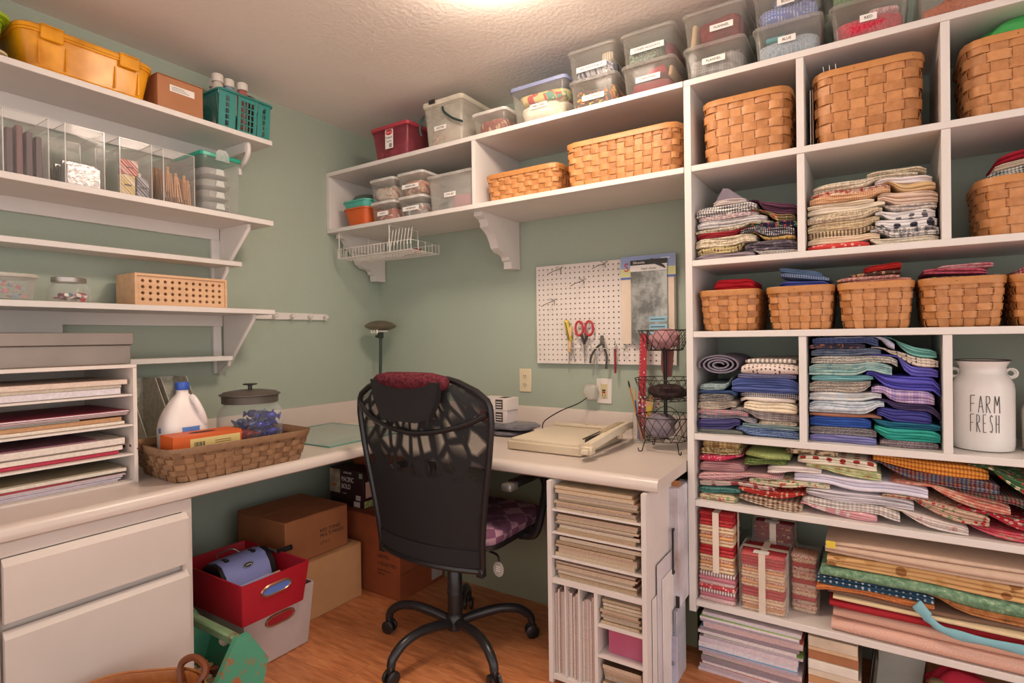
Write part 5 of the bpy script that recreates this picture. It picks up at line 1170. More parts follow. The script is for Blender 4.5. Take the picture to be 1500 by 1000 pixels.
# pegboard
pg = thing('pegboard', 'white perforated pegboard mounted on the back wall', 'pegboard', (1.49, -.02, 1.09))
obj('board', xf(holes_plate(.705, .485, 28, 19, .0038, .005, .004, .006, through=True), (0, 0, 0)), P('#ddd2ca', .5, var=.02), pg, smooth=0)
obj('hole_shade_sheet', box(-.3525, .3525, .0052, .0062, 0, .485), P('#3c342c', .8), pg)  # added dark sheet: the shade inside the peg holes as plain colour
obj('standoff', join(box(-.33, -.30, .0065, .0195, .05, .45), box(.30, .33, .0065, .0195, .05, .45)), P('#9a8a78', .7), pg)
HK = P('#8e8a84', .35, .9)
def hook(x, z, loopy=False):
    t = thing('peg_hook', 'wire prong hook on the pegboard, shaped like an arrow' if not loopy else 'clear loop tool holder on the pegboard', 'hook', (x, -.021, z), 0, 'pegboard prong hooks' if not loopy else 'tool loops on the pegboard')
    if loopy: obj('loop', join(tube([(.014*math.cos(a), -.022+.014*math.sin(a), 0) for a in [k*PI/6 for k in range(12)]], .0025, 6, closed=True), tube([(0, -.008, 0), (0, -.001, .0), (0, -.001, .02)], .0028, 6)), clear('#d4d0c8', .5), t)
    else: obj('prong', join(tube([(0, -.001, 0), (-.02, -.045, -.015), (-.032, -.075, -.03)], .0016, 5), tube([(0, -.002, 0), (.01, -.012, .008), (.016, -.004, .006)], .0016, 5), tube([(0, -.002, 0), (.004, -.004, -.02)], .0016, 5), tube([(0, -.002, 0), (-.022, -.006, .012)], .0016, 5)), HK, t)
for x, z in ((1.278, 1.555), (1.512, 1.563), (1.40, 1.49), (1.24, 1.40)): hook(x, z)
for x in (1.345, 1.385, 1.435, 1.475, 1.515, 1.565, 1.61): hook(x, 1.165, True)
# tools on the pegboard
def tool(nm, lb, x, z, y=-.045, ry=0): 
    t = thing(nm, lb, nm.replace('_', ' '), (x, y, z)); t.rotation_euler = (0, ry, 0); return t
t = tool('screwdriver', 'screwdriver with yellow and black handle hung on the pegboard', 1.362, 1.10, ry=-.22)
obj('shaft', tube([(0, 0, 0), (0, 0, .10)], .003, 8), HK, t); obj('grip', lathe([(.006, .10), (.011, .106), (.012, .15), (.013, .195), (.010, .205), (.003, .207)], 8), P('#c8b23c', .35), t)
for k in range(4): a = k*PI/2; obj('grip_stripe', xf(box(-.0015, .0015, -.0135, -.0118, .11, .195), (0, 0, 0), (0, 0, a)), P('#2c2a20', .5), t)
t = tool('awl', 'tool with pale wooden handle hung on the pegboard', 1.326, 1.045, ry=.06)
obj('shaft', tube([(0, 0, 0), (0, 0, .1)], [.0015, .003], 8), HK, t); obj('grip', lathe([(.004, .1), (.009, .105), (.008, .14), (.010, .18), (.010, .215), (.006, .225)], 12), P('#d8b080', .4), t)
t = tool('scissors', 'scissors with red loop handles hung on the pegboard', 1.412, 1.155)
for s_ in (-1, 1):
    obj('handle', tube([(s_*(.026+.020*math.cos(a)), 0, .105+.034*math.sin(a)) for a in [k*2*PI/18 for k in range(18)]], .0055, 8, closed=True), P('#b02a30', .35), t)
    obj('shank', tube([(s_*.014, 0, .075), (s_*.009, 0, .055), (0, 0, .03)], [.007, .007, .005], 8), P('#2a2626', .4), t)
    obj('blade', prism([(s_*.006, .03), (0, .03), (-s_*.001, -.06), (s_*.001, -.06)][::s_], 'y', -.0015*s_-.001, -.0015*s_+.001), P('#a8a8a8', .25, .9), t)
t = tool('pliers', 'pliers with splayed dark handles hung on the pegboard', 1.503, 1.10)
obj('jaw', prism([(-.01, .085), (.01, .085), (.006, .125), (-.006, .125)], 'y', -.005, .005), P('#77736c', .35, .8), t)
for s_ in (-1, 1): obj('handle', tube(smoothpath([(0, 0, .09), (s_*.012, 0, .06), (s_*.022, 0, .03), (s_*.018, 0, -.03)] if s_ > 0 else [(0, 0, .09), (-.03, 0, .065), (-.055, 0, .03), (-.062, 0, -.005)], 5), .0055, 8), P('#3a3a36', .45), t)
t = tool('tweezers', 'silver tweezers hung on the pegboard beside the pliers', 1.478, 1.04, ry=-.12); obj('arm', join(tube([(-.004, 0, 0), (-.006, 0, .06), (0, 0, .12)], .002, 6), tube([(.004, 0, 0), (.006, 0, .06), (0, 0, .12)], .002, 6)), HK, t)
t = tool('seam_ripper', 'thin red-handled tool hung on the pegboard', 1.567, 1.05); obj('grip', lathe([(.003, 0), (.0055, .006), (.0055, .11), (.003, .12)], 10), P('#8c2030', .35), t); obj('tip', tube([(0, 0, .12), (0, 0, .15)], .0018, 6), HK, t)
# packaged ruler card and foil sheet hung on the board
pk = thing('packaged_ruler', 'carded package with pale ruler hung on the pegboard edge', 'package', (1.722, -.032, 1.185))
obj('ruler', box(-.122, .118, -.003, -.0005, 0, .30), P('#dcc8b4', .5), pk); obj('header', box(-.126, .126, -.0045, -.0032, .293, .396), P('#93a2c8', .5), pk)
obj('header_band', box(-.126, .126, -.0052, -.0047, .303, .34), P('#c9c890', .5), pk); obj('header_edge', box(-.126, .126, -.0056, -.0053, .293, .301), P('#5468a8', .5), pk)
text('lettering', 'S', .055, P('#c03038', .5), pk, (-.098, -.0058, .345)); obj('hook_hole', box(.06, .1, -.0052, -.0047, .375, .381), P('#d8dce8', .5), pk)
fs = thing('foil_package', 'clear packet of grey metallic sheet hung over the ruler package', 'package', (1.730, -.042, 1.185))
obj('sheet', box(-.084, .082, -.002, -.0005, .0, .375), speckle('#6c6862', '#a8a49c', 9, .25, .42, .6, .6), fs); hd = obj('header', box(-.085, .083, -.003, -.0022, .325, .375), P('#ddd8d4', .5), fs)
obj('black_band', box(-.085, .083, -.0036, -.0031, .353, .375), P('#2a2624', .5), fs); text('lettering', 'Silhouette', .016, STICK, fs, (-.045, -.0041, .364), sx=.85); text('lettering', 'Super sheets', .015, INK, fs, (0, -.0035, .336), sx=.9)
for k in range(3):
    b_ = obj('blue_tag', box(.0, .08, -.0030, -.0024, .03+k*.034, .052+k*.034), P('#8cb8cc', .5), fs); obj('text_line', box(.006, .07, -.0036, -.0031, .039+k*.034, .0425+k*.034), INK, b_)
obj('swoosh', prism([(-.02, .372), (.02, .378), (.07, .345), (.078, .33), (.03, .352)], 'y', -.0045, -.0039), P('#2e2a28', .5), fs)
# packaged red and white cartons and bags
for i, (z, c) in enumerate(((.812, '#d8ccc8'), (.872, '#ddd2cc'))):
    t = thing('carton', ['lower white and red printed carton behind the chair', 'upper white and red printed carton behind the chair'][i], 'carton', (1.025, -.20, z+.0005), 0, 'printed cartons on the counter')
    obj('carton', box(-.085, .075+.004*i, -.05, .05, 0, .058, .001), P(c, .45), t); obj('red_panel', box(-.0855, -.03, -.0508, -.0502, .002, .056), P('#b03038', .45), t); obj('black_panel', box(.01, .052, -.0508, -.0502, .006, .052), INK, t)
    for k in range(3): obj('text_line', box(.014, .046, -.0514, -.0509, .014+.012*k, .018+.012*k), STICK, t)
    obj('top_panel', box(.012, .055, -.03, .03, .0582, .0588), INK, t)
for i, (z, w, dx) in enumerate(((ZC, .26, 0), (ZC+.029, .23, .05))):
    tag(obj('plastic_bag', blob(w, .19, .027, 70+i, .1), P('#66646c', .22, var=.3, vs=30), loc=(1.07+dx, -.21, z+.0005), smooth=60), ['dark grey packet in clear plastic lying on the counter', 'glossy dark packet resting on another packet'][i], 'packet')
# paper trimmer
pt = thing('paper_trimmer', 'beige guillotine paper trimmer on the countertop', 'paper trimmer', (1.452, -.315, ZC))
pt.scale = (1, 1.12, 1)
BE = P('#c9b89e', .4, var=.03); BE2 = P('#d3c4ac', .4, var=.03)
obj('base', loft([rrect(.165, .185, .012, 3, .0005), rrect(.172, .192, .014, 3, .006), rrect(.172, .192, .014, 3, .034), rrect(.168, .188, .012, 3, .038)]), BE, pt)
obj('bed', loft([rrect(.160, .18, .01, 3, .0385), rrect(.160, .18, .01, 3, .046), rrect(.155, .175, .01, 3, .048)]), BE2, pt)
obj('fence', box(-.16, .165, .15, .19, .0485, .060, .002), BE2, pt)
obj('cutting_rail', box(.1605, .185, -.19, .185, .036, .056, .002), BE, pt)
obj('arm', loft([[(x_, y, z-.016), (x_+.03, y, z-.016), (x_+.03, y, z+.012), (x_, y, z+.012)] for x_, y, z in [(.19, .19, .072), (.205, .12, .082), (.215, .04, .084), (.214, -.04, .078), (.205, -.12, .064), (.19, -.2, .048)]]), BE2, pt)
obj('arm_opening', loft([[(x_-.006, y, z-.004), (x_+.018, y, z-.004), (x_+.018, y, z+.0135), (x_-.006, y, z+.0135)] for x_, y, z in [(.2, .1, .083), (.206, .04, .086), (.206, -.03, .081), (.2, -.08, .073)]]), P('#a89478', .5), pt)
obj('blade', box(.1862, .1882, -.19, .17, .045, .075), P('#6e6a64', .3, .8), pt)
obj('guard_wire', tube([(.13, -.10, .052), (.165, .06, .075), (.17, .14, .078)], .0025, 6), P('#4a4642', .4, .5), pt)
obj('arm_grip', join(box(.185, .235, -.235, -.195, .022, .056, .006), box(.2, .23, -.255, -.235, .028, .048, .004)), BE, pt)
for x_, y_ in ((.2, -.06), (.225, .02)): obj('lug', box(x_, x_+.018, y_-.01, y_+.01, .042, .068, .002), BE, pt)
text('lettering', 'BOSTON', .016, P('#8a7458', .5), pt, (.03, .17, .0602), rot=(0, 0, 0))
# jar of pencils and ruler
pj = thing('pencil_jar', 'clear glass jar holding pencils, scissors and a red ruler', 'jar', (1.712, -.115, ZC))
obj('glass', lathe([(.034, .0005), (.039, .004), (.040, .01), (.040, .095), (.036, .108), (.0355, .125), (.0335, .125), (.034, .108), (.038, .094), (.0375, .012), (.002, .008)], 24), clear('#e8eae4', .04, .03), pj)
def stick(nm, lb, p0, p1, r, col, tipc=None, grp=None, tipl=.03):
    d = Vector(p1)-Vector(p0); L = d.length
    t = thing(nm, lb, nm.replace('_', ' '), p0, 0, grp); t.rotation_euler = d.to_track_quat('Z', 'Y').to_euler()
    obj('shaft', lathe([(r, 0), (r, L-tipl)], 8), P(col, .4), t)
    obj('tip', lathe([(r*1.02, L-tipl), (r*1.25, L-tipl*.5), (r*.5, L)], 8), P(tipc or col, .45), t)
jx, jy, jz = 1.712, -.115, ZC+.010
stick('paintbrush', 'orange-handled brush with dark head in the pencil jar', (jx+.012, jy-.018, jz), (jx-.045, jy-.03, jz+.26), .0035, '#c07a34', '#2c2826')
stick('pencil', 'blue pencil in the pencil jar', (jx+.0, jy-.015, jz), (jx-.032, jy+.01, jz+.20), .0035, '#3c5c9c', '#c8a880')
stick('pencil', 'dark pencil in the pencil jar', (jx-.012, jy+.01, jz), (jx-.038, jy+.02, jz+.225), .0035, '#383438', '#c8a880')
stick('pencil', 'red pencil in the pencil jar', (jx+.014, jy+.006, jz), (jx+.028, jy+.0, jz+.18), .0035, '#a8303c', '#c8a880')
stick('pencil', 'lilac pencil in the pencil jar', (jx-.004, jy+.018, jz), (jx+.0, jy+.022, jz+.19), .0035, '#8c7cac', '#c8a880')
rl = thing('ruler', 'tall red metal ruler standing in the pencil jar', 'ruler', (jx-.006, jy+.012, jz)); rl.rotation_euler = (-.06, .02, 0)
obj('blade', box(-.0165, .0165, -.001, .001, 0, .465), P('#a81c28', .35), rl)
for k in range(28): obj('tick', box(-.0155, -.0155+(.009 if k % 4 == 0 else .005), -.0016, -.0011, .02+k*.0155, .0212+k*.0155), STICK, rl)
for k in range(7): obj('numeral', box(.004, .009, -.0016, -.0011, .05+k*.06, .056+k*.06), STICK, rl)
cu = thing('utility_knife', 'tan craft tool with yellow sticker in the pencil jar', 'craft tool', (jx+.020, jy-.012, jz)); cu.rotation_euler = (.05, .12, .2)
obj('grip', prism([(-.004, 0), (.004, 0), (.006, .1), (.018, .13), (.020, .19), (.008, .2), (-.010, .19), (-.008, .11)], 'y', -.005, .005), P('#c89c6c', .45), cu); obj('sticker', box(-.004, .014, -.0058, -.0052, .125, .155), P('#d8b430', .45), cu)
rs = thing('scissors', 'small scissors with red and white striped loops in the pencil jar', 'scissors', (jx+.022, jy+.014, jz))
m1, m2 = P('#b03440', .4), P('#ddd2cc', .4)
for q_, cxx in enumerate((-.018, .034)):
    for k in range(14):
        a0, a1 = k*2*PI/14, (k+1)*2*PI/14; obj('handle_segment', tube([(cxx+.019*math.cos(a0), 0, .165+.023*math.sin(a0)), (cxx+.019*math.cos(a1), 0, .165+.023*math.sin(a1))], .0038, 6), m1 if k % 2 else m2, rs)
obj('blade', join(tube([(-.012, 0, .142), (-.002, 0, .1), (-.004, 0, .002)], [.004, .004, .001], 6), tube([(.026, 0, .144), (.004, 0, .1), (.0, .003, .002)], [.004, .004, .001], 6)), HK, rs)
# three-tier wire basket stand
st = thing('tiered_wire_stand', 'black three-tier chicken-wire basket stand on the counter beside the unit', 'basket stand', (1.856, -.225, ZC))
BW = P('#241f1e', .45, .4)
obj('post', tube([(0, 0, .045), (0, 0, .42)], .0075, 8), BW, st)
def hexbasket(z, r0, r1, h, nm):
    n = 18; ms = [tube(circle(r1, 36, z+h), .0018, 5, closed=True), tube(circle(r0, 36, z), .0016, 5, closed=True)]
    for lv in range(3):
        za, zb = z+h*lv/3, z+h*(lv+1)/3; ra, rb = r0+(r1-r0)*lv/3, r0+(r1-r0)*(lv+1)/3
        for k in range(n):
            o_ = .5*(lv % 2); a = 2*PI*(k+o_)/n; a2 = 2*PI*(k+.5+o_)/n; a0 = 2*PI*(k-.5+o_)/n
            ms.append(tube([(ra*math.cos(a), ra*math.sin(a), za), (rb*math.cos(a2), rb*math.sin(a2), zb)], .0012, 4, caps=False)); ms.append(tube([(ra*math.cos(a), ra*math.sin(a), za), (rb*math.cos(a0), rb*math.sin(a0), zb)], .0012, 4, caps=False))
    for k in range(4):
        a = k*PI/4; ms.append(tube([(r0*math.cos(a), r0*math.sin(a), z), (-r0*math.cos(a), -r0*math.sin(a), z)], .0012, 4))
    obj(nm, join(*ms), BW, st)
hexbasket(.045, .088, .118, .095, 'lower_basket'); hexbasket(.205, .090, .122, .085, 'middle_basket'); hexbasket(.405, .070, .106, .08, 'upper_basket')
for k in range(4):
    a = PI/4+k*PI/2; c_, s_ = math.cos(a), math.sin(a)
    obj('foot', tube(smoothpath([(.09*c_, .09*s_, .045), (.100*c_, .100*s_, .02), (.105*c_, .105*s_, .0035), (.118*c_, .118*s_, .003), (.122*c_, .122*s_, .016)], 5), .0022, 6), BW, st)
obj('carry_ring', tube([(.055*math.cos(a), .01, .12+.055*math.sin(a)) for a in [k*2*PI/24 for k in range(24)]], .0018, 5, closed=True), BW, st)
for nm, lb, c, z, w, h, dx in (('cloth_heap', 'dusty pink cloth heaped in the top wire tier', '#b08488', .408, .11, .085, 0), ('cloth_heap', 'dark brown cloth in the middle wire tier', '#3a2c2c', .208, .14, .06, .01), ('cloth_heap', 'grey mauve bundle in the lower wire tier', '#8c8088', .048, .11, .10, -.02)):
    tag(obj(nm, blob(w*1.1, w, h, int(z*1000), .34, 18, 12, .85), fab('solid', c), loc=(1.856+dx, -.225, ZC+z), smooth=60), lb, 'cloth')
    bpy.context.view_layer.update()
tag(obj('cloth_strip', prism([(-.022, .42), (.028, .40), (.018, .30), (-.012, .285), (-.026, .33)], 'y', .02, .026), fab('solid', '#8c5a58'), loc=(1.856, -.22, ZC)), 'dusty pink cloth hanging behind the stand post', 'cloth')
# ================================================================== UNDER THE COUNTER: boxes and bins
def carton(label, x0, x1, y0, y1, z0, z1, mat, lines=None, seam=True):
    t = thing('cardboard_box', label, 'box', ((x0+x1)/2, (y0+y1)/2, z0), 0, 'cardboard boxes under the counter')
    w, d, h = x1-x0, y1-y0, z1-z0
    obj('carton', box(-w/2, w/2, -d/2, d/2, .0005, h-.004, .002), mat, t)
    obj('flap', box(-w/2, -.001, -d/2, d/2, h-.0038, h-.0005, .001), mat, t); obj('flap', box(.001, w/2, -d/2, d/2, h-.0038, h-.0005, .001), mat, t)
    if lines:
        for face, a, z, s, tx in lines:
            if face == 'x': text('lettering', tx, s, P('#2c1c14', .8), t, (w/2+.0006, a, z), (PI/2, 0, PI/2), align='LEFT')
            else: text('lettering', tx, s, P('#2c1c14', .8), t, (a, -d/2-.0006, z), (PI/2, 0, 0), align='LEFT')
    return t
carton('lower plain tan carton against the left wall beside the red bin', .10, .50, -1.0, -.622, 0, .256, P('#b98a5e', .8, var=.06))
carton('long brown carton stacked on the tan carton against the left wall', .12, .47, -1.01, -.676, .2565, .448, P('#9a5f38', .8, var=.06), [('x', .01, .095, .022, 'RED TONES\nMULTI MIXED'), ('x', .01, .05, .018, 'QTY: 1')])
bb = carton('tall dark orange carton with printed panel in the corner under the counter', .22, .712, -.58, -.262, 0, .375, P('#8c4420', .8, var=.1), [('y', .10, .19, .024, 'LEAVES'), ('y', .10, .155, .022, 'COLLECTED'), ('y', .10, .125, .013, 'handle with care'), ('y', .10, .108, .013, 'keep dry')])
obj('shipping_label', box(.2465, .247, .06, .14, .02, .13), P('#a8a098', .6), bb); obj('tape', box(.2465, .2468, -.159, .15, .12, .125), P('#6a3418', .5), bb)
pb = thing('coffee_box', 'dark maroon coffee box lettered PACIFIC BOLD on the orange carton', 'carton', (.30, -.48, .3752))
obj('carton', box(-.125, .125, -.055, .055, 0, .185, .0015), P('#30161a', .5), pb)
text('lettering', 'PACIFIC\nBOLD', .036, P('#d8c8c0', .6), pb, (-.035, -.0556, .115), align='LEFT', sx=.72); text('lettering', 'KIRKLAND', .014, P('#d0c4bc', .6), pb, (-.02, -.0556, .168), align='LEFT', sx=.9); text('lettering', 'COFFEE', .009, P('#b0a49c', .6), pb, (-.03, -.0556, .062), align='LEFT')
obj('picture_panel', box(-.125, -.045, -.0560, -.0555, .06, .18), P('#a08c74', .6, var=.4, vs=25), pb); obj('leaf_print', box(-.105, -.075, -.0564, -.0561, .09, .105), P('#b4582c', .6), pb)
obj('white_print', box(.055, .10, -.0560, -.0555, .004, .03), P('#c8bcb4', .6), pb); obj('badge', box(.07, .105, -.0560, -.0555, .038, .062), P('#b8aca4', .6), pb); obj('badge', box(.095, .118, -.0560, -.0555, .15, .175), P('#889880', .6), pb)
obj('bottle_print', box(.1252, .1257, -.04, .03, .05, .13), P('#c9a898', .6), pb); obj('strip_print', box(.1252, .1257, -.05, .05, .002, .035), P('#a8b070', .6, var=.4, vs=60), pb)
carton('large orange brown carton standing behind the coffee box', .20, .60, -.40, -.262, .3755, .66, P('#9a4e26', .8, var=.1))
# fabric storage bins with grommet handles
def fbin(label, x0, x1, y0, y1, z0, h, tp, mat, inner):
    t = thing('fabric_bin', label, 'bin', ((x0+x1)/2, (y0+y1)/2, z0)); w, d = x1-x0, y1-y0
    m_ = tub(w, d, h, tp, .006, .006, n=2, zb=.0005)
    # cut an oval handle hole through the front wall (+x) as separate wall plates
    obj('shell', m_, mat, t, smooth=25)
    k = tp+(1-tp)*.68; xs = w/2*k; sl = math.atan(w/2*(1-tp)/h)
    ov = [( .038*max(-1, min(1, 1.0*math.cos(a)))+(.022 if math.cos(a) > 0 else -.022), .019*math.sin(a)) for a in [q*2*PI/28 for q in range(28)]]
    ring = [(xs+.001+z_*math.sin(sl), y_, h*.66+z_) for y_, z_ in ov]
    obj('grommet', tube(ring, .005, 6, closed=True), P('#b08a70', .3, .8), t)
    obj('handle_opening', loft([[(p_[0]-.002+.0035, p_[1]*.98, p_[2]) for p_ in ring], [(p_[0]+.0018, p_[1]*.98, p_[2]) for p_ in ring]]), inner, t)
    return t
GREYB = P('#b8a5a0', .7, var=.05, bmp=.1); REDB = P('#a80c22', .6, var=.05)
fbin('grey lilac fabric storage bin with oval grommet under the counter', .22, .655, -1.312, -1.008, 0, .246, .90, GREYB, P('#a01424', .6))
fbin('bright red fabric storage bin nested on the grey bin', .265, .70, -1.345, -1.062, .2, .158, .90, REDB, P('#5a78c0', .5))
# lavender die-cutting machine in the red bin
dm = thing('die_cutting_machine', 'lavender die-cutting machine with black crank handle in the red bin', 'craft machine', (.47, -1.21, .29), math.radians(4))
LAV = P('#8a90c4', .35, var=.04); BLK = P('#1c1a1c', .4)
arch = [(-.075, 0), (-.075, .03), (-.065, .07), (-.035, .092), (.0, .096), (.035, .085), (.062, .05), (.075, .012), (.075, 0)]
obj('housing', prism(arch, 'y', -.10, .085), LAV, dm, smooth=50)
obj('end_cap', prism([(a*.97, b*.97) for a, b in arch], 'y', -.114, -.1005), BLK, dm, smooth=50); obj('end_cap', prism([(a*.97, b*.97) for a, b in arch], 'y', .0855, .11), BLK, dm, smooth=50)
em = prism([(.022*math.cos(a), .010*math.sin(a)) for a in [k*PI/10 for k in range(20)]], 'x', 0, .003)
e_ = obj('emblem', xf(em, (.0545, -.005, .066), (0, math.radians(-38), 0)), P('#a8a8a8', .3, .6), dm); obj('emblem_face', xf(prism([(.019*math.cos(a), .0078*math.sin(a)) for a in [k*PI/10 for k in range(20)]], 'x', .003, .0045), (.0545, -.005, .066), (0, math.radians(-38), 0)), BLK, e_)
text('lettering', 'cuttlebug', .0095, P('#d8d8dc', .4), e_, (.0583, -.005, .0690), rot=(math.radians(52), 0, PI/2), sx=.75)
obj('platform', xf(box(.0, .105, -.075, .075, -.004, .004, .002), (.074, 0, .004), (0, math.radians(-8), 0)), P('#b8bcd8', .3), dm)
obj('platform', box(-.17, -.076, -.08, .075, .0, .012, .002), LAV, dm)
obj('clip', join(box(-.01, .02, -.075, -.06, .090, .099, .001), box(-.01, .02, .04, .055, .090, .099, .001)), BLK, dm)
obj('carry_handle', tube(smoothpath([(-.03, -.07, .088), (-.05, -.06, .105), (-.05, .0, .108), (-.03, .02, .092)], 5), .003, 6), P('#77746c', .3, .8), dm)
obj('crank', tube([(.0, .112, .06), (.0, .128, .075), (.045, .14, .065)], .006, 8), P('#8e8c88', .3, .8), dm); obj('crank_grip', tube([(.045, .14, .065), (.095, .165, .085)], [.009, .011], 10), BLK, dm)
tag(obj('packet', xf(box(-.05, .05, -.035, .035, 0, .006, .001), (0, 0, 0), (0, .2, 0)), P('#c9a890', .5, var=.3, vs=30), loc=(.60, -1.13, .285)), 'tan packet lying beside the lavender machine', 'packet')
# green wooden tool tote
gt = thing('wooden_tote', 'chipped green wooden tool tote with hexagonal ends on the floor', 'tote', (.62, -1.405, 0))
GP = speckle('#a8643f', '#4f9c7c', 13, .7, .38, .44)
hexp = [(-.055, .001), (.055, .001), (.092, .13), (.022, .245), (-.022, .245), (-.092, .13)]
obj('end_plate', prism(hexp, 'x', .165, .185), GP, gt, smooth=0); obj('end_plate', prism(hexp, 'x', -.185, -.165), GP, gt, smooth=0)
obj('handle_bar', xf(box(-.1645, .1645, -.016, .016, .205, .238, .006)), speckle('#7a5a40', '#7d9a72', 14, .7, .36, .46), gt)
obj('side_board', prism([(-.06, .02), (-.052, .016), (-.086, .118), (-.094, .122)], 'x', -.1645, .1645), GP, gt); obj('side_board', prism([(.052, .016), (.06, .02), (.094, .122), (.086, .118)], 'x', -.1645, .1645), GP, gt); obj('bottom_board', box(-.1645, .1645, -.05, .05, .003, .015), GP, gt)
R = random.Random(21)
for i in range(12):
    tag(obj('wood_spool', lathe([(.016, 0), (.016, .006), (.010, .01), (.010, .04), (.016, .044), (.016, .05)], 12), P(R.choice(['#d8b890', '#c8a47c', '#7c3c2c', '#e0ccb4']), .55), loc=(.49+.034*(i % 8), -1.435+(.042 if i >= 8 else 0)+.005, .016+(.052 if i < 0 else 0)), rot=(0, 0, 0)), 'wooden thread spool in the green tote', 'spool', 'spools in the green tote')
def petal():
    return join(*[xf(blob(.02, .008, .03, k, .05, 8, 5, .8), (0, 0, 0), (0, .5, k*2*PI/6)) for k in range(6)])
for i, (x, y, z) in enumerate(((.66, -1.385, .12), (.70, -1.36, .115), (.62, -1.365, .12))):
    tag(obj('artificial_flower', petal(), P('#e0cfc0', .6), loc=(x, y, z+.045), smooth=60), 'small cream artificial flower poking out of the green tote', 'flower', 'cream flowers in the green tote')
    tag_ = None
# floor basket at the bottom edge
fbk = basket('woven_basket', 'wide reddish brown splint basket with a leather loop standing on the floor', None, .36, .36, .30, (.965, -1.835, 0), math.radians(40), taper=.8, r=.12, rows=9, pitch=.05, m=ORANGE_, mr=splint('#8a4a18', '#b8702c'), rim=.032, tack=False)
obj('leather_loop', tube(smoothpath([(.135, .1, .27), (.16, .125, .315), (.12, .155, .335), (.08, .165, .315), (.085, .15, .27)], 5), .010, 6), P('#6a3414', .5), fbk)

# ================================================================== RIGHT ORGANIZER under the back counter
ro = thing('magazine_organizer', 'white cubby organizer packed with magazines under the back counter', 'organizer', (1.77, -.6, 0))
x0, x1, yf, yb, zt = 1.590, 1.951, -.742, -.475, .7135
OW2 = P('#d6ccc6', .45, var=.03)
def ob(nm, *a): return obj(nm, box(*a), OW2, ro, world=True)
ob('side_panel', x0, x0+.016, yf, yb, .001, zt); ob('side_panel', x1-.016, x1, yf, yb, .001, zt); ob('back_panel', x0, x1, yb+.0005, yb+.006, .001, zt)
xi0, xi1 = x0+.0165, x1-.0165
ob('shelf', xi0, xi1, yf+.002, yb, .355, .372); ob('shelf', xi0, xi1, yf+.002, yb, .015, .03)
slots = [.372, .448, .535, .615]
for z in slots[1:]: ob('shelf', xi0, xi1, yf+.004, yb, z-.006, z)
for x in (1.653, 1.706): ob('divider', x, x+.005, yf+.004, yb, .0305, .3545)
ob('divider', 1.766, 1.778, yf+.002, yb, .0305, .3545)
for z in (.142, .245): ob('shelf', 1.7785, xi1, yf+.003, yb, z, z+.009)
R = random.Random(31)
cov = ['#a88c6c', '#b89c7c', '#8c5a40', '#a07850', '#c8b090', '#7c3c34', '#b0a090', '#98806a', '#c4b4a4']
edg = ['#b89e80', '#c2ac92', '#a88e72', '#bda68c', '#cbb8a2', '#b59a86', '#a89684']
def mag(x0, x1, y0, y1, z0, z1, c, e, lb, grp, rot=0.0, axis='z'):
    cx, cy, cz = (x0+x1)/2, (y0+y1)/2, z0
    o = obj('magazine', box(x0-cx, x1-cx, y0-cy, y1-cy, 0, z1-z0), [P(e, .75, var=.12, vs=160), P(c, .45, var=.2, vs=12)], loc=(cx, cy, cz), rot=(0, 0, rot), smooth=0)
    mati(o, (lambda c_, n_: 1 if abs(n_.z) > .5 else 0) if axis == 'z' else (lambda c_, n_: 1 if abs(n_.x) > .5 else 0)); tag(o, lb, 'magazine', grp); return o
slotn = ['lowest wide', 'second wide', 'third wide', 'topmost wide']
tops = [.442, .529, .609, .706]
for si, z0 in enumerate(slots):
    z = z0+.0006; n = 0; specs = []
    while z < tops[si]-.012:
        t_ = R.uniform(.006, .013); specs.append((z, min(z+t_, tops[si]-.002))); z += t_+.0007
    for i, (a, b_) in enumerate(specs):
        dx = R.uniform(0, .022); w = R.uniform(.285, .298)
        mag(xi0+.004+dx, xi0+.004+dx+w, yf+.008+R.uniform(0, .012), yb-.01, a, b_, cov[(i+si*2) % 9], edg[(i*2+si) % 7], f'magazine lying flat in the {slotn[si]} slot, {nth(i, len(specs))}', 'magazines in the organizer')
vs_ = [(1.608, 1.652), (1.659, 1.705), (1.712, 1.765)]; vn = ['slot by the side panel', 'middle upright slot', 'slot by the small cubbies']
for si, (a, b_) in enumerate(vs_):
    x = a; i = 0
    while x < b_-.006:
        t_ = R.uniform(.005, .010); x2 = min(x+t_, b_-.001)
        mag(x, x2, yf+.012+R.uniform(0, .012), yb-.01, .0308, .0308+R.uniform(.275, .308), ['#c8b8a8', '#c0a8a0', '#b0988c', '#d0c4bc', '#c4b0a8'][(i+si) % 5], ['#c9b8ae', '#bfa9a2', '#cbbcb2', '#b8a29a'][(i+si) % 4], f'magazine standing upright in the {vn[si]}, {ORD[i] if i else "first"} in its row', 'upright magazines in the organizer', axis='x'); x = x2+.0006; i += 1
def small(z0, zmax, n, where, cs):
    z = z0+.0006
    for i in range(n):
        t_ = (zmax-z0-.02)/n; dx = R.uniform(0, .012)
        mag(1.784+dx, 1.918+dx, yf+.01+R.uniform(0, .02), yb-.02, z, z+t_*.93, cs[i % len(cs)], edg[(i*3) % 7], f'booklet in the {where} small cubby, {nth(i, n)}', 'booklets in the small cubbies', rot=R.uniform(-.02, .02)); z += t_
small(.2545, .354, 8, 'upper', ['#8c7c5c', '#a89878', '#c8bca8', '#6c6248', '#b8a888']); small(.0305, .135, 6, 'lower', ['#7c5c44', '#a88868', '#5c4434'])
pbx = thing('pink_box', 'hot pink clear-fronted box in the middle small cubby', 'box', (1.868, -.60, .1516))
obj('box', box(-.062, .062, -.11, .11, .0, .088, .001), P('#b01c58', .35), pbx); obj('film', box(-.062, .062, -.1115, -.1105, .0, .088), clear('#e8b0c8', .1, .1), pbx)
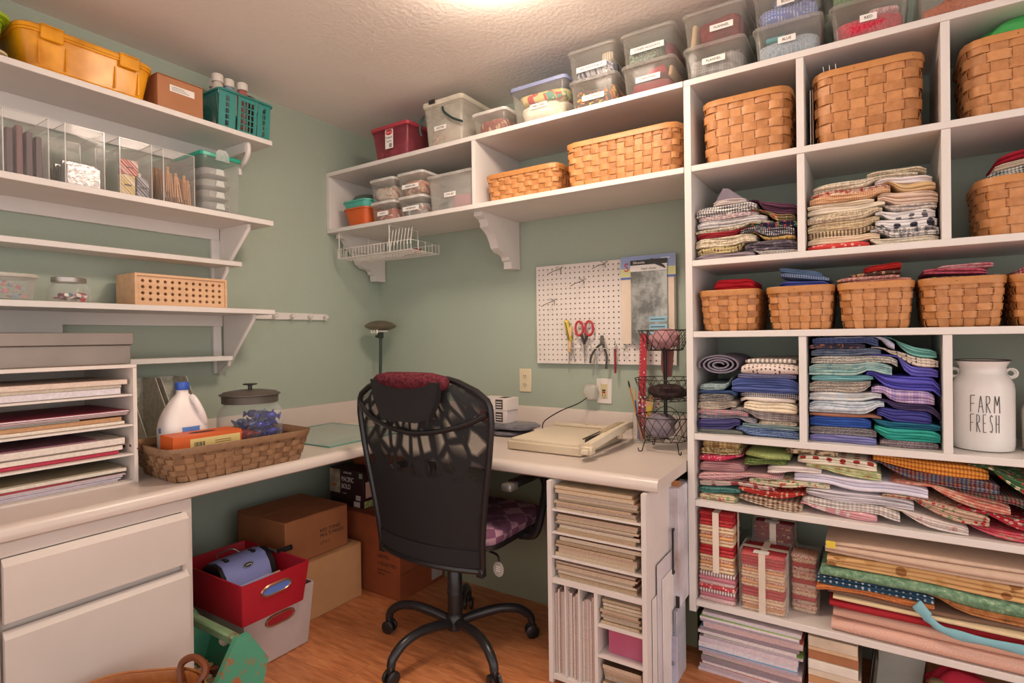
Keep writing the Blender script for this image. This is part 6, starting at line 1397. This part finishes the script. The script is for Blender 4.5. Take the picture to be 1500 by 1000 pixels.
# things wedged between the organizer and the unit
for i, (xx, ya, h) in enumerate(((1.9535, -.70, .36), (1.9575, -.66, .46), (1.9615, -.62, .40))):
    tag(obj('folder', box(xx, xx+.0025, ya, ya+.22, .001, h, .0006), P(['#d8d0cc', '#ccc4c8', '#ddd6d2'][i], .5)), ['white folder leaning flat on the organizer side', 'tall grey white folder behind the short one', 'white folder wedged deeper beside the organizer'][i], 'folder')
tag(obj('wooden_board', xf(box(1.80, 1.982, -.47, -.462, .30, .70), (0, 0, 0)), wood('#9a6438', '#b87c4c', (3, 40, 20), .6)), 'brown wooden board standing behind the organizer under the counter', 'board')
pcx = thing('portfolio_case', 'translucent white portfolio case with black handle beside the unit', 'case', (1.968, -.45, .26))
obj('shell', box(-.022, .018, -.05, .10, 0, .42, .004), clear('#d4d0d8', .6, .3), pcx); obj('handle', join(box(-.004, .002, -.062, -.0505, .12, .13), box(-.004, .002, -.062, -.0505, .27, .28), box(-.004, .002, -.066, -.0615, .12, .28)), BLK, pcx); obj('bottom_corner', box(.004, .017, -.0545, -.0505, .0, .04), BLK, pcx)
acc = thing('accordion_file', 'clear accordion file with a round finger hole standing under the case', 'file', (1.968, -.47, 0))
obj('front_pocket', box(-.02, .016, -.062, -.055, .001, .17, .002), clear('#c8c4d8', .55, .3), acc)
for k in range(5): obj('divider_tab', box(-.018+k*.007, -.0165+k*.007, -.0545, .06, .001, .255), clear('#d0d0d8', .35, .2), acc)
obj('finger_hole', xf(lathe([(.0085, 0), (.0085, .001)], 16), (-.002, -.0622, .075), (PI/2, 0, 0)), P('#7c7680', .4), acc)
# magazine pile under the unit's bottom shelf
z = .001; i = 0; specs = []
while z < .212:
    t_ = R.uniform(.008, .020); specs.append((z, min(z+t_, .2255))); z += t_+.0006
cs = ['#c8b8c0', '#b0a0a8', '#d0c4c4', '#8c7c84', '#c4a8a8', '#a89ca8', '#d4c8cc']
for i, (a, b_) in enumerate(specs):
    dx = R.uniform(-.008, .012)
    mag(2.026+dx, 2.348+dx, -.392+R.uniform(-.008, .006), -.15, a, b_, ['#6a9ac0', '#c06048', '#b8a8b0', '#88a858', '#d0c0c4'][i % 5], cs[i % 7], f'magazine in the tall floor stack under the unit, {nth(i, len(specs))}', 'magazines stacked on the floor', rot=R.uniform(-.02, .02))
z = .001; n = 9; hs = [.012, .03, .02, .026, .022, .03, .03, .012, .034]
for i in range(n):
    tag(obj('wrapped_paper', box(2.375, 2.52+R.uniform(-.006, .01), -.385+R.uniform(0, .01), -.16, z, z+hs[i]-.0006, .001), P(['#c8b4a0', '#a87850', '#d8ccc0', '#b88c64', '#cfc0ac', '#d8d0c4', '#9a6848', '#c8a888', '#ccbca6'][i], .3, var=.15)), f'block of wrapped paper in the pile beside the magazine stack, {nth(i, n)}', 'paper', 'wrapped paper blocks on the floor'); z += hs[i]
tag(obj('folder', xf(box(-.004, .004, -.12, .10, 0, .2, .001), (0, 0, 0), (0, .1, 0)), P('#3c3834', .5), loc=(2.548, -.28, .002)), 'dark folder standing beside the wrapped paper', 'folder')
tag(obj('pattern_envelope', xf(box(-.07, .07, -.003, .003, 0, .19, .001), (0, 0, 0), (.1, .1, .15)), P('#9aa09a', .5), loc=(2.61, -.25, .002)), 'grey green envelope leaning beyond the dark folder', 'envelope')
doll = thing('cloth_bundle', 'red cloth figure with tan trim lying on the floor pile under the unit', 'cloth', (2.80, -.30, .001))
obj('box', box(-.1, .16, -.05, .12, 0, .13, .004), CARD2, doll); obj('red_cloth', xf(drape(.17, .12, .06, 5), (-.02, -.01, .132)), fab('solid', '#a8283c'), doll, smooth=80); obj('trim', xf(blob(.06, .03, .03, 6), (-.07, -.045, .132)), fab('solid', '#7c6a50'), doll); obj('trim', xf(blob(.10, .05, .035, 7), (.09, -.03, .132)), fab('solid', '#c89468'), doll)

# ================================================================== OFFICE CHAIR
ch = thing('office_chair', 'black mesh-back office chair with dark red headrest pad and purple seat', 'chair', (1.115, -.70, 0), 0)
CB_ = P('#1d1b1c', .35, var=.08); CP = P('#2b2a2c', .3, .3, var=.1); CF = P('#191718', .8, var=.1)
# five-star base
BO = (.055, -.045, 0)
obj('hub', lathe([(.022, .075), (.034, .08), (.036, .125), (.030, .135), (.026, .14)], 24), CP, ch, loc=BO)
obj('gas_lift', lathe([(.029, .14), (.029, .26), (.018, .262), (.018, .40)], 20), CB_, ch, loc=BO)
obj('lift_cover', lathe([(.032, .22), (.030, .235), (.028, .345), (.024, .35)], 20), CB_, ch, loc=BO)
for k in range(5):
    a = math.radians(-26+72*k); c_, s_ = math.cos(a), math.sin(a)
    prof = [(.025, .105), (.09, .122), (.18, .134), (.255, .124), (.302, .092), (.312, .066)]
    lg = obj('leg', tube(smoothpath([(r_*c_, r_*s_, z_) for r_, z_ in prof], 4), [.019]*8+[.0175]*8+[.0165]*5, 10), CP, ch, loc=BO)
    cs_ = []
    px, py = .312*c_, .312*s_
    for s2 in (-1, 1):
        cs_.append(xf(lathe([(.008, 0), (.024, .001), (.027, .005), (.027, .011), (.022, .014)], 16), (px-s_*.004*s2*1 - s_*.003*s2, py+c_*.004*s2+c_*.003*s2, .0275), (PI/2*-s2, 0, a)))
    cs_.append(box(px-.012, px+.012, py-.012, py+.012, .040, .072, .004))
    obj('caster', join(*cs_), CB_, lg)
# seat
seatpl = rrect(.245, .235, .09, 6)
obj('seat_pan', loft([[(x*.8, y*.8+.15, .40) for x, y, _ in seatpl], [(x, y+.15, .415) for x, y, _ in seatpl], [(x, y+.15, .432) for x, y, _ in seatpl]]), CB_, ch)
def seatmat():
    m, nt, b = newmat('seat_cover'); v = vec(nt, (1, 1, 1), rot=(0, 0, PI/4))
    vo = N(nt, 'ShaderNodeTexChecker'); vo.inputs['Scale'].default_value = 13; nt.links.new(v, vo.inputs['Vector'])
    vo.inputs[1].default_value = lin('#7a4a64'); vo.inputs[2].default_value = lin('#b48a98')
    nt.links.new(mixc(nt, ramp(nt, noise(nt, v, 9), [(.45, '#000000'), (.6, '#ffffff')]), vo.outputs[0], '#5a3a50'), b.inputs['Base Color']); b.inputs['Roughness'].default_value = .9; return m
obj('seat_cushion', loft([[(x*.97, y*.97+.15, .4325) for x, y, _ in seatpl], [(x*1.0, y+.15, .45) for x, y, _ in seatpl], [(x*.98, y*.98+.15, .475) for x, y, _ in seatpl], [(x*.85, y*.85+.15, .488) for x, y, _ in seatpl]]), seatmat(), ch, smooth=60)
obj('under_frame', box(-.09, .09, .0, .22, .385, .3995, .004), CB_, ch)
lv = obj('lever', tube(smoothpath([(.09, .02, .392), (.18, .01, .39), (.23, .0, .385), (.238, .0, .36)], 5), .0045, 6), CB_, ch)
obj('tag', xf(lathe([(.002, 0), (.024, .001), (.024, .004), (.002, .005)], 20), (.238, -.003, .335), (PI/2, 0, 0), (1, 1.2, 1)), clear('#b8b4ac', .6, .3), lv)
for k in range(3): obj('text_line', box(.228, .248, -.0092, -.0084, .328+.008*k, .331+.008*k), STICK, lv)
# backrest: frame, mesh, lower panel, headrest
def back_y(z): return -.135-.06*max(0, (z-.38))**1.0-.03*math.sin((z-.38)*4)*.3
def half(z):
    pts = [(.375, .255), (.48, .262), (.60, .278), (.72, .300), (.82, .318), (.92, .330), (.975, .328), (1.0, .315), (1.03, .27), (1.06, .19), (1.075, .12), (1.08, .0)]
    for (a, b), (c_, d) in zip(pts, pts[1:]):
        if z <= c_: return b+(d-b)*(z-a)/(c_-a)
    return 0
def bp(u, z, off=0.0):
    h = half(z); return (u*h, back_y(z)+.05*u*u-.045+off, z)
zs_ = [.375, .40, .48, .56, .64, .72, .80, .87, .92, .955, .98, 1.0, 1.015, 1.03, 1.045, 1.06, 1.07]
loopL = [bp(-1, z) for z in zs_]; loopR = [bp(1, z) for z in zs_[::-1]]
topc = [bp(u, 1.0705) for u in (-.6, 0, .6)]; botc = [bp(u, .377) for u in (.9, .6, .3, 0, -.3, -.6, -.9)]
frame = [(x, y, z) for x, y, z in loopL]+[(loopL[-1][0]*k, loopL[-1][1]-.012*(1-abs(k)), 1.072) for k in (.6, .2, -.2, -.6)]+loopR+[(x, y, z-.004) for x, y, z in botc]
obj('back_frame', tube(frame, .0125, 8, closed=True), CB_, ch)
def surf(z0, z1, nz, nu, off=0.0, th=.002):
    V, F = [], []
    for s_ in (0, 1):
        for j in range(nz+1):
            z = z0+(z1-z0)*j/nz
            for i in range(nu+1):
                x, y, zz = bp(-1+2*i/nu, z, off+(th if s_ else 0)); V.append((x*.985, y, zz))
    n = (nz+1)*(nu+1)
    for s_ in (0, 1):
        for j in range(nz):
            for i in range(nu):
                a = s_*n+j*(nu+1)+i; q = (a, a+1, a+nu+2, a+nu+1); F.append(q if not s_ else q[::-1])
    return V, F
def meshmat():
    m, nt, b = newmat('chair_mesh'); out = nt.nodes['Material Output']
    b.inputs['Base Color'].default_value = lin('#141213'); b.inputs['Roughness'].default_value = .7
    tc = N(nt, 'ShaderNodeTexCoord'); sp = N(nt, 'ShaderNodeSeparateXYZ'); nt.links.new(tc.outputs['Object'], sp.inputs[0])
    x, z = sp.outputs[0], sp.outputs[2]
    # woven openings fan out from the middle of the lower edge: long cells in polar space
    dz = math_(nt, 'SUBTRACT', 1.02, z)
    ang = math_(nt, 'ARCTAN2', x, math_(nt, 'ADD', dz, .16)); rad = math_(nt, 'SQRT', math_(nt, 'ADD', math_(nt, 'MULTIPLY', x, x), math_(nt, 'MULTIPLY', dz, dz)))
    cb = N(nt, 'ShaderNodeCombineXYZ'); nt.links.new(math_(nt, 'MULTIPLY', ang, 6.5), cb.inputs[0]); nt.links.new(math_(nt, 'MULTIPLY', rad, 11.0), cb.inputs[1])
    vo = N(nt, 'ShaderNodeTexVoronoi', feature='DISTANCE_TO_EDGE'); vo.inputs['Scale'].default_value = 1.0; vo.inputs['Randomness'].default_value = .6; nt.links.new(cb.outputs[0], vo.inputs['Vector'])
    cell = N(nt, 'ShaderNodeMapRange'); cell.inputs[1].default_value = .07; cell.inputs[2].default_value = .22; nt.links.new(vo.outputs['Distance'], cell.inputs[0])
    # plain tight weave lower down
    up = N(nt, 'ShaderNodeMapRange'); up.inputs[1].default_value = .70; up.inputs[2].default_value = .735; nt.links.new(z, up.inputs[0])
    # the fine holes of the weave
    def hole(s, f): return math_(nt, 'GREATER_THAN', math_(nt, 'FRACT', math_(nt, 'MULTIPLY', s, f)), .35)
    fine = math_(nt, 'MULTIPLY', hole(math_(nt, 'ADD', x, z), 190.), hole(math_(nt, 'SUBTRACT', x, z), 190.))
    op = math_(nt, 'MULTIPLY', math_(nt, 'MULTIPLY', cell.outputs[0], up.outputs[0]), math_(nt, 'ADD', math_(nt, 'MULTIPLY', fine, .45), .50))
    op = math_(nt, 'MAXIMUM', op, math_(nt, 'MULTIPLY', fine, .05))
    tr = N(nt, 'ShaderNodeBsdfTransparent'); mx = N(nt, 'ShaderNodeMixShader')
    nt.links.new(op, mx.inputs[0]); nt.links.new(b.outputs[0], mx.inputs[1]); nt.links.new(tr.outputs[0], mx.inputs[2]); nt.links.new(mx.outputs[0], out.inputs[0]); return m
obj('mesh_panel', surf(.44, 1.055, 30, 24), meshmat(), ch, smooth=80)
obj('lower_band', surf(.378, .45, 4, 24, -.004, .010), CF, ch, smooth=80)
for s_ in (-1, 1): obj('corner_foot', box(s_*.247-.015, s_*.247+.015, -.145, -.115, .352, .385, .004), CB_, ch)
obj('lumbar_bar', tube(smoothpath([bp(-.97, .965, -.008), bp(-.7, .915, -.01), bp(-.3, .882, -.01), bp(.1, .873, -.01), bp(.5, .893, -.01), bp(.8, .925, -.01), bp(.97, .955, -.008)], 5), .010, 8), CB_, ch)
hl = [(-.17, 1.07), (-.155, 1.0), (-.125, .94), (-.08, .918), (.06, .916), (.12, .935), (.15, .99), (.165, 1.065)]
obj('headrest', prism(hl, 'y', -.262, -.232), CF, ch)
obj('headrest_pad', loft([[(x*k, -.225+d_*y, 1.056+z_) for x, y in [(.185*math.cos(a), math.sin(a)) for a in [q*2*PI/24 for q in range(24)]]] for k, d_, z_ in ((.9, .035, -.02), (1.0, .05, .0), (1.0, .052, .014), (.9, .045, .03), (.6, .03, .04))]), fab('calico', '#4c1c24', '#682c34', .4), ch, smooth=70)
# armrests
for s_ in (-1, 1):
    obj('arm_upright', tube(smoothpath([(s_*.22, .18, .405), (s_*.285, .19, .42), (s_*.305, .21, .50), (s_*.305, .25, .60), (s_*.302, .22, .665)], 5), .017, 8), CB_, ch)
    obj('arm_pad', box(s_*.302-.026, s_*.302+.026, -.0, .26, .655, .682, .010, 2), CB_, ch); obj('arm_cap', box(s_*.302-.024, s_*.302+.024, -.045, .012, .648, .678, .010, 2), P('#8a8680', .3, .6), ch)
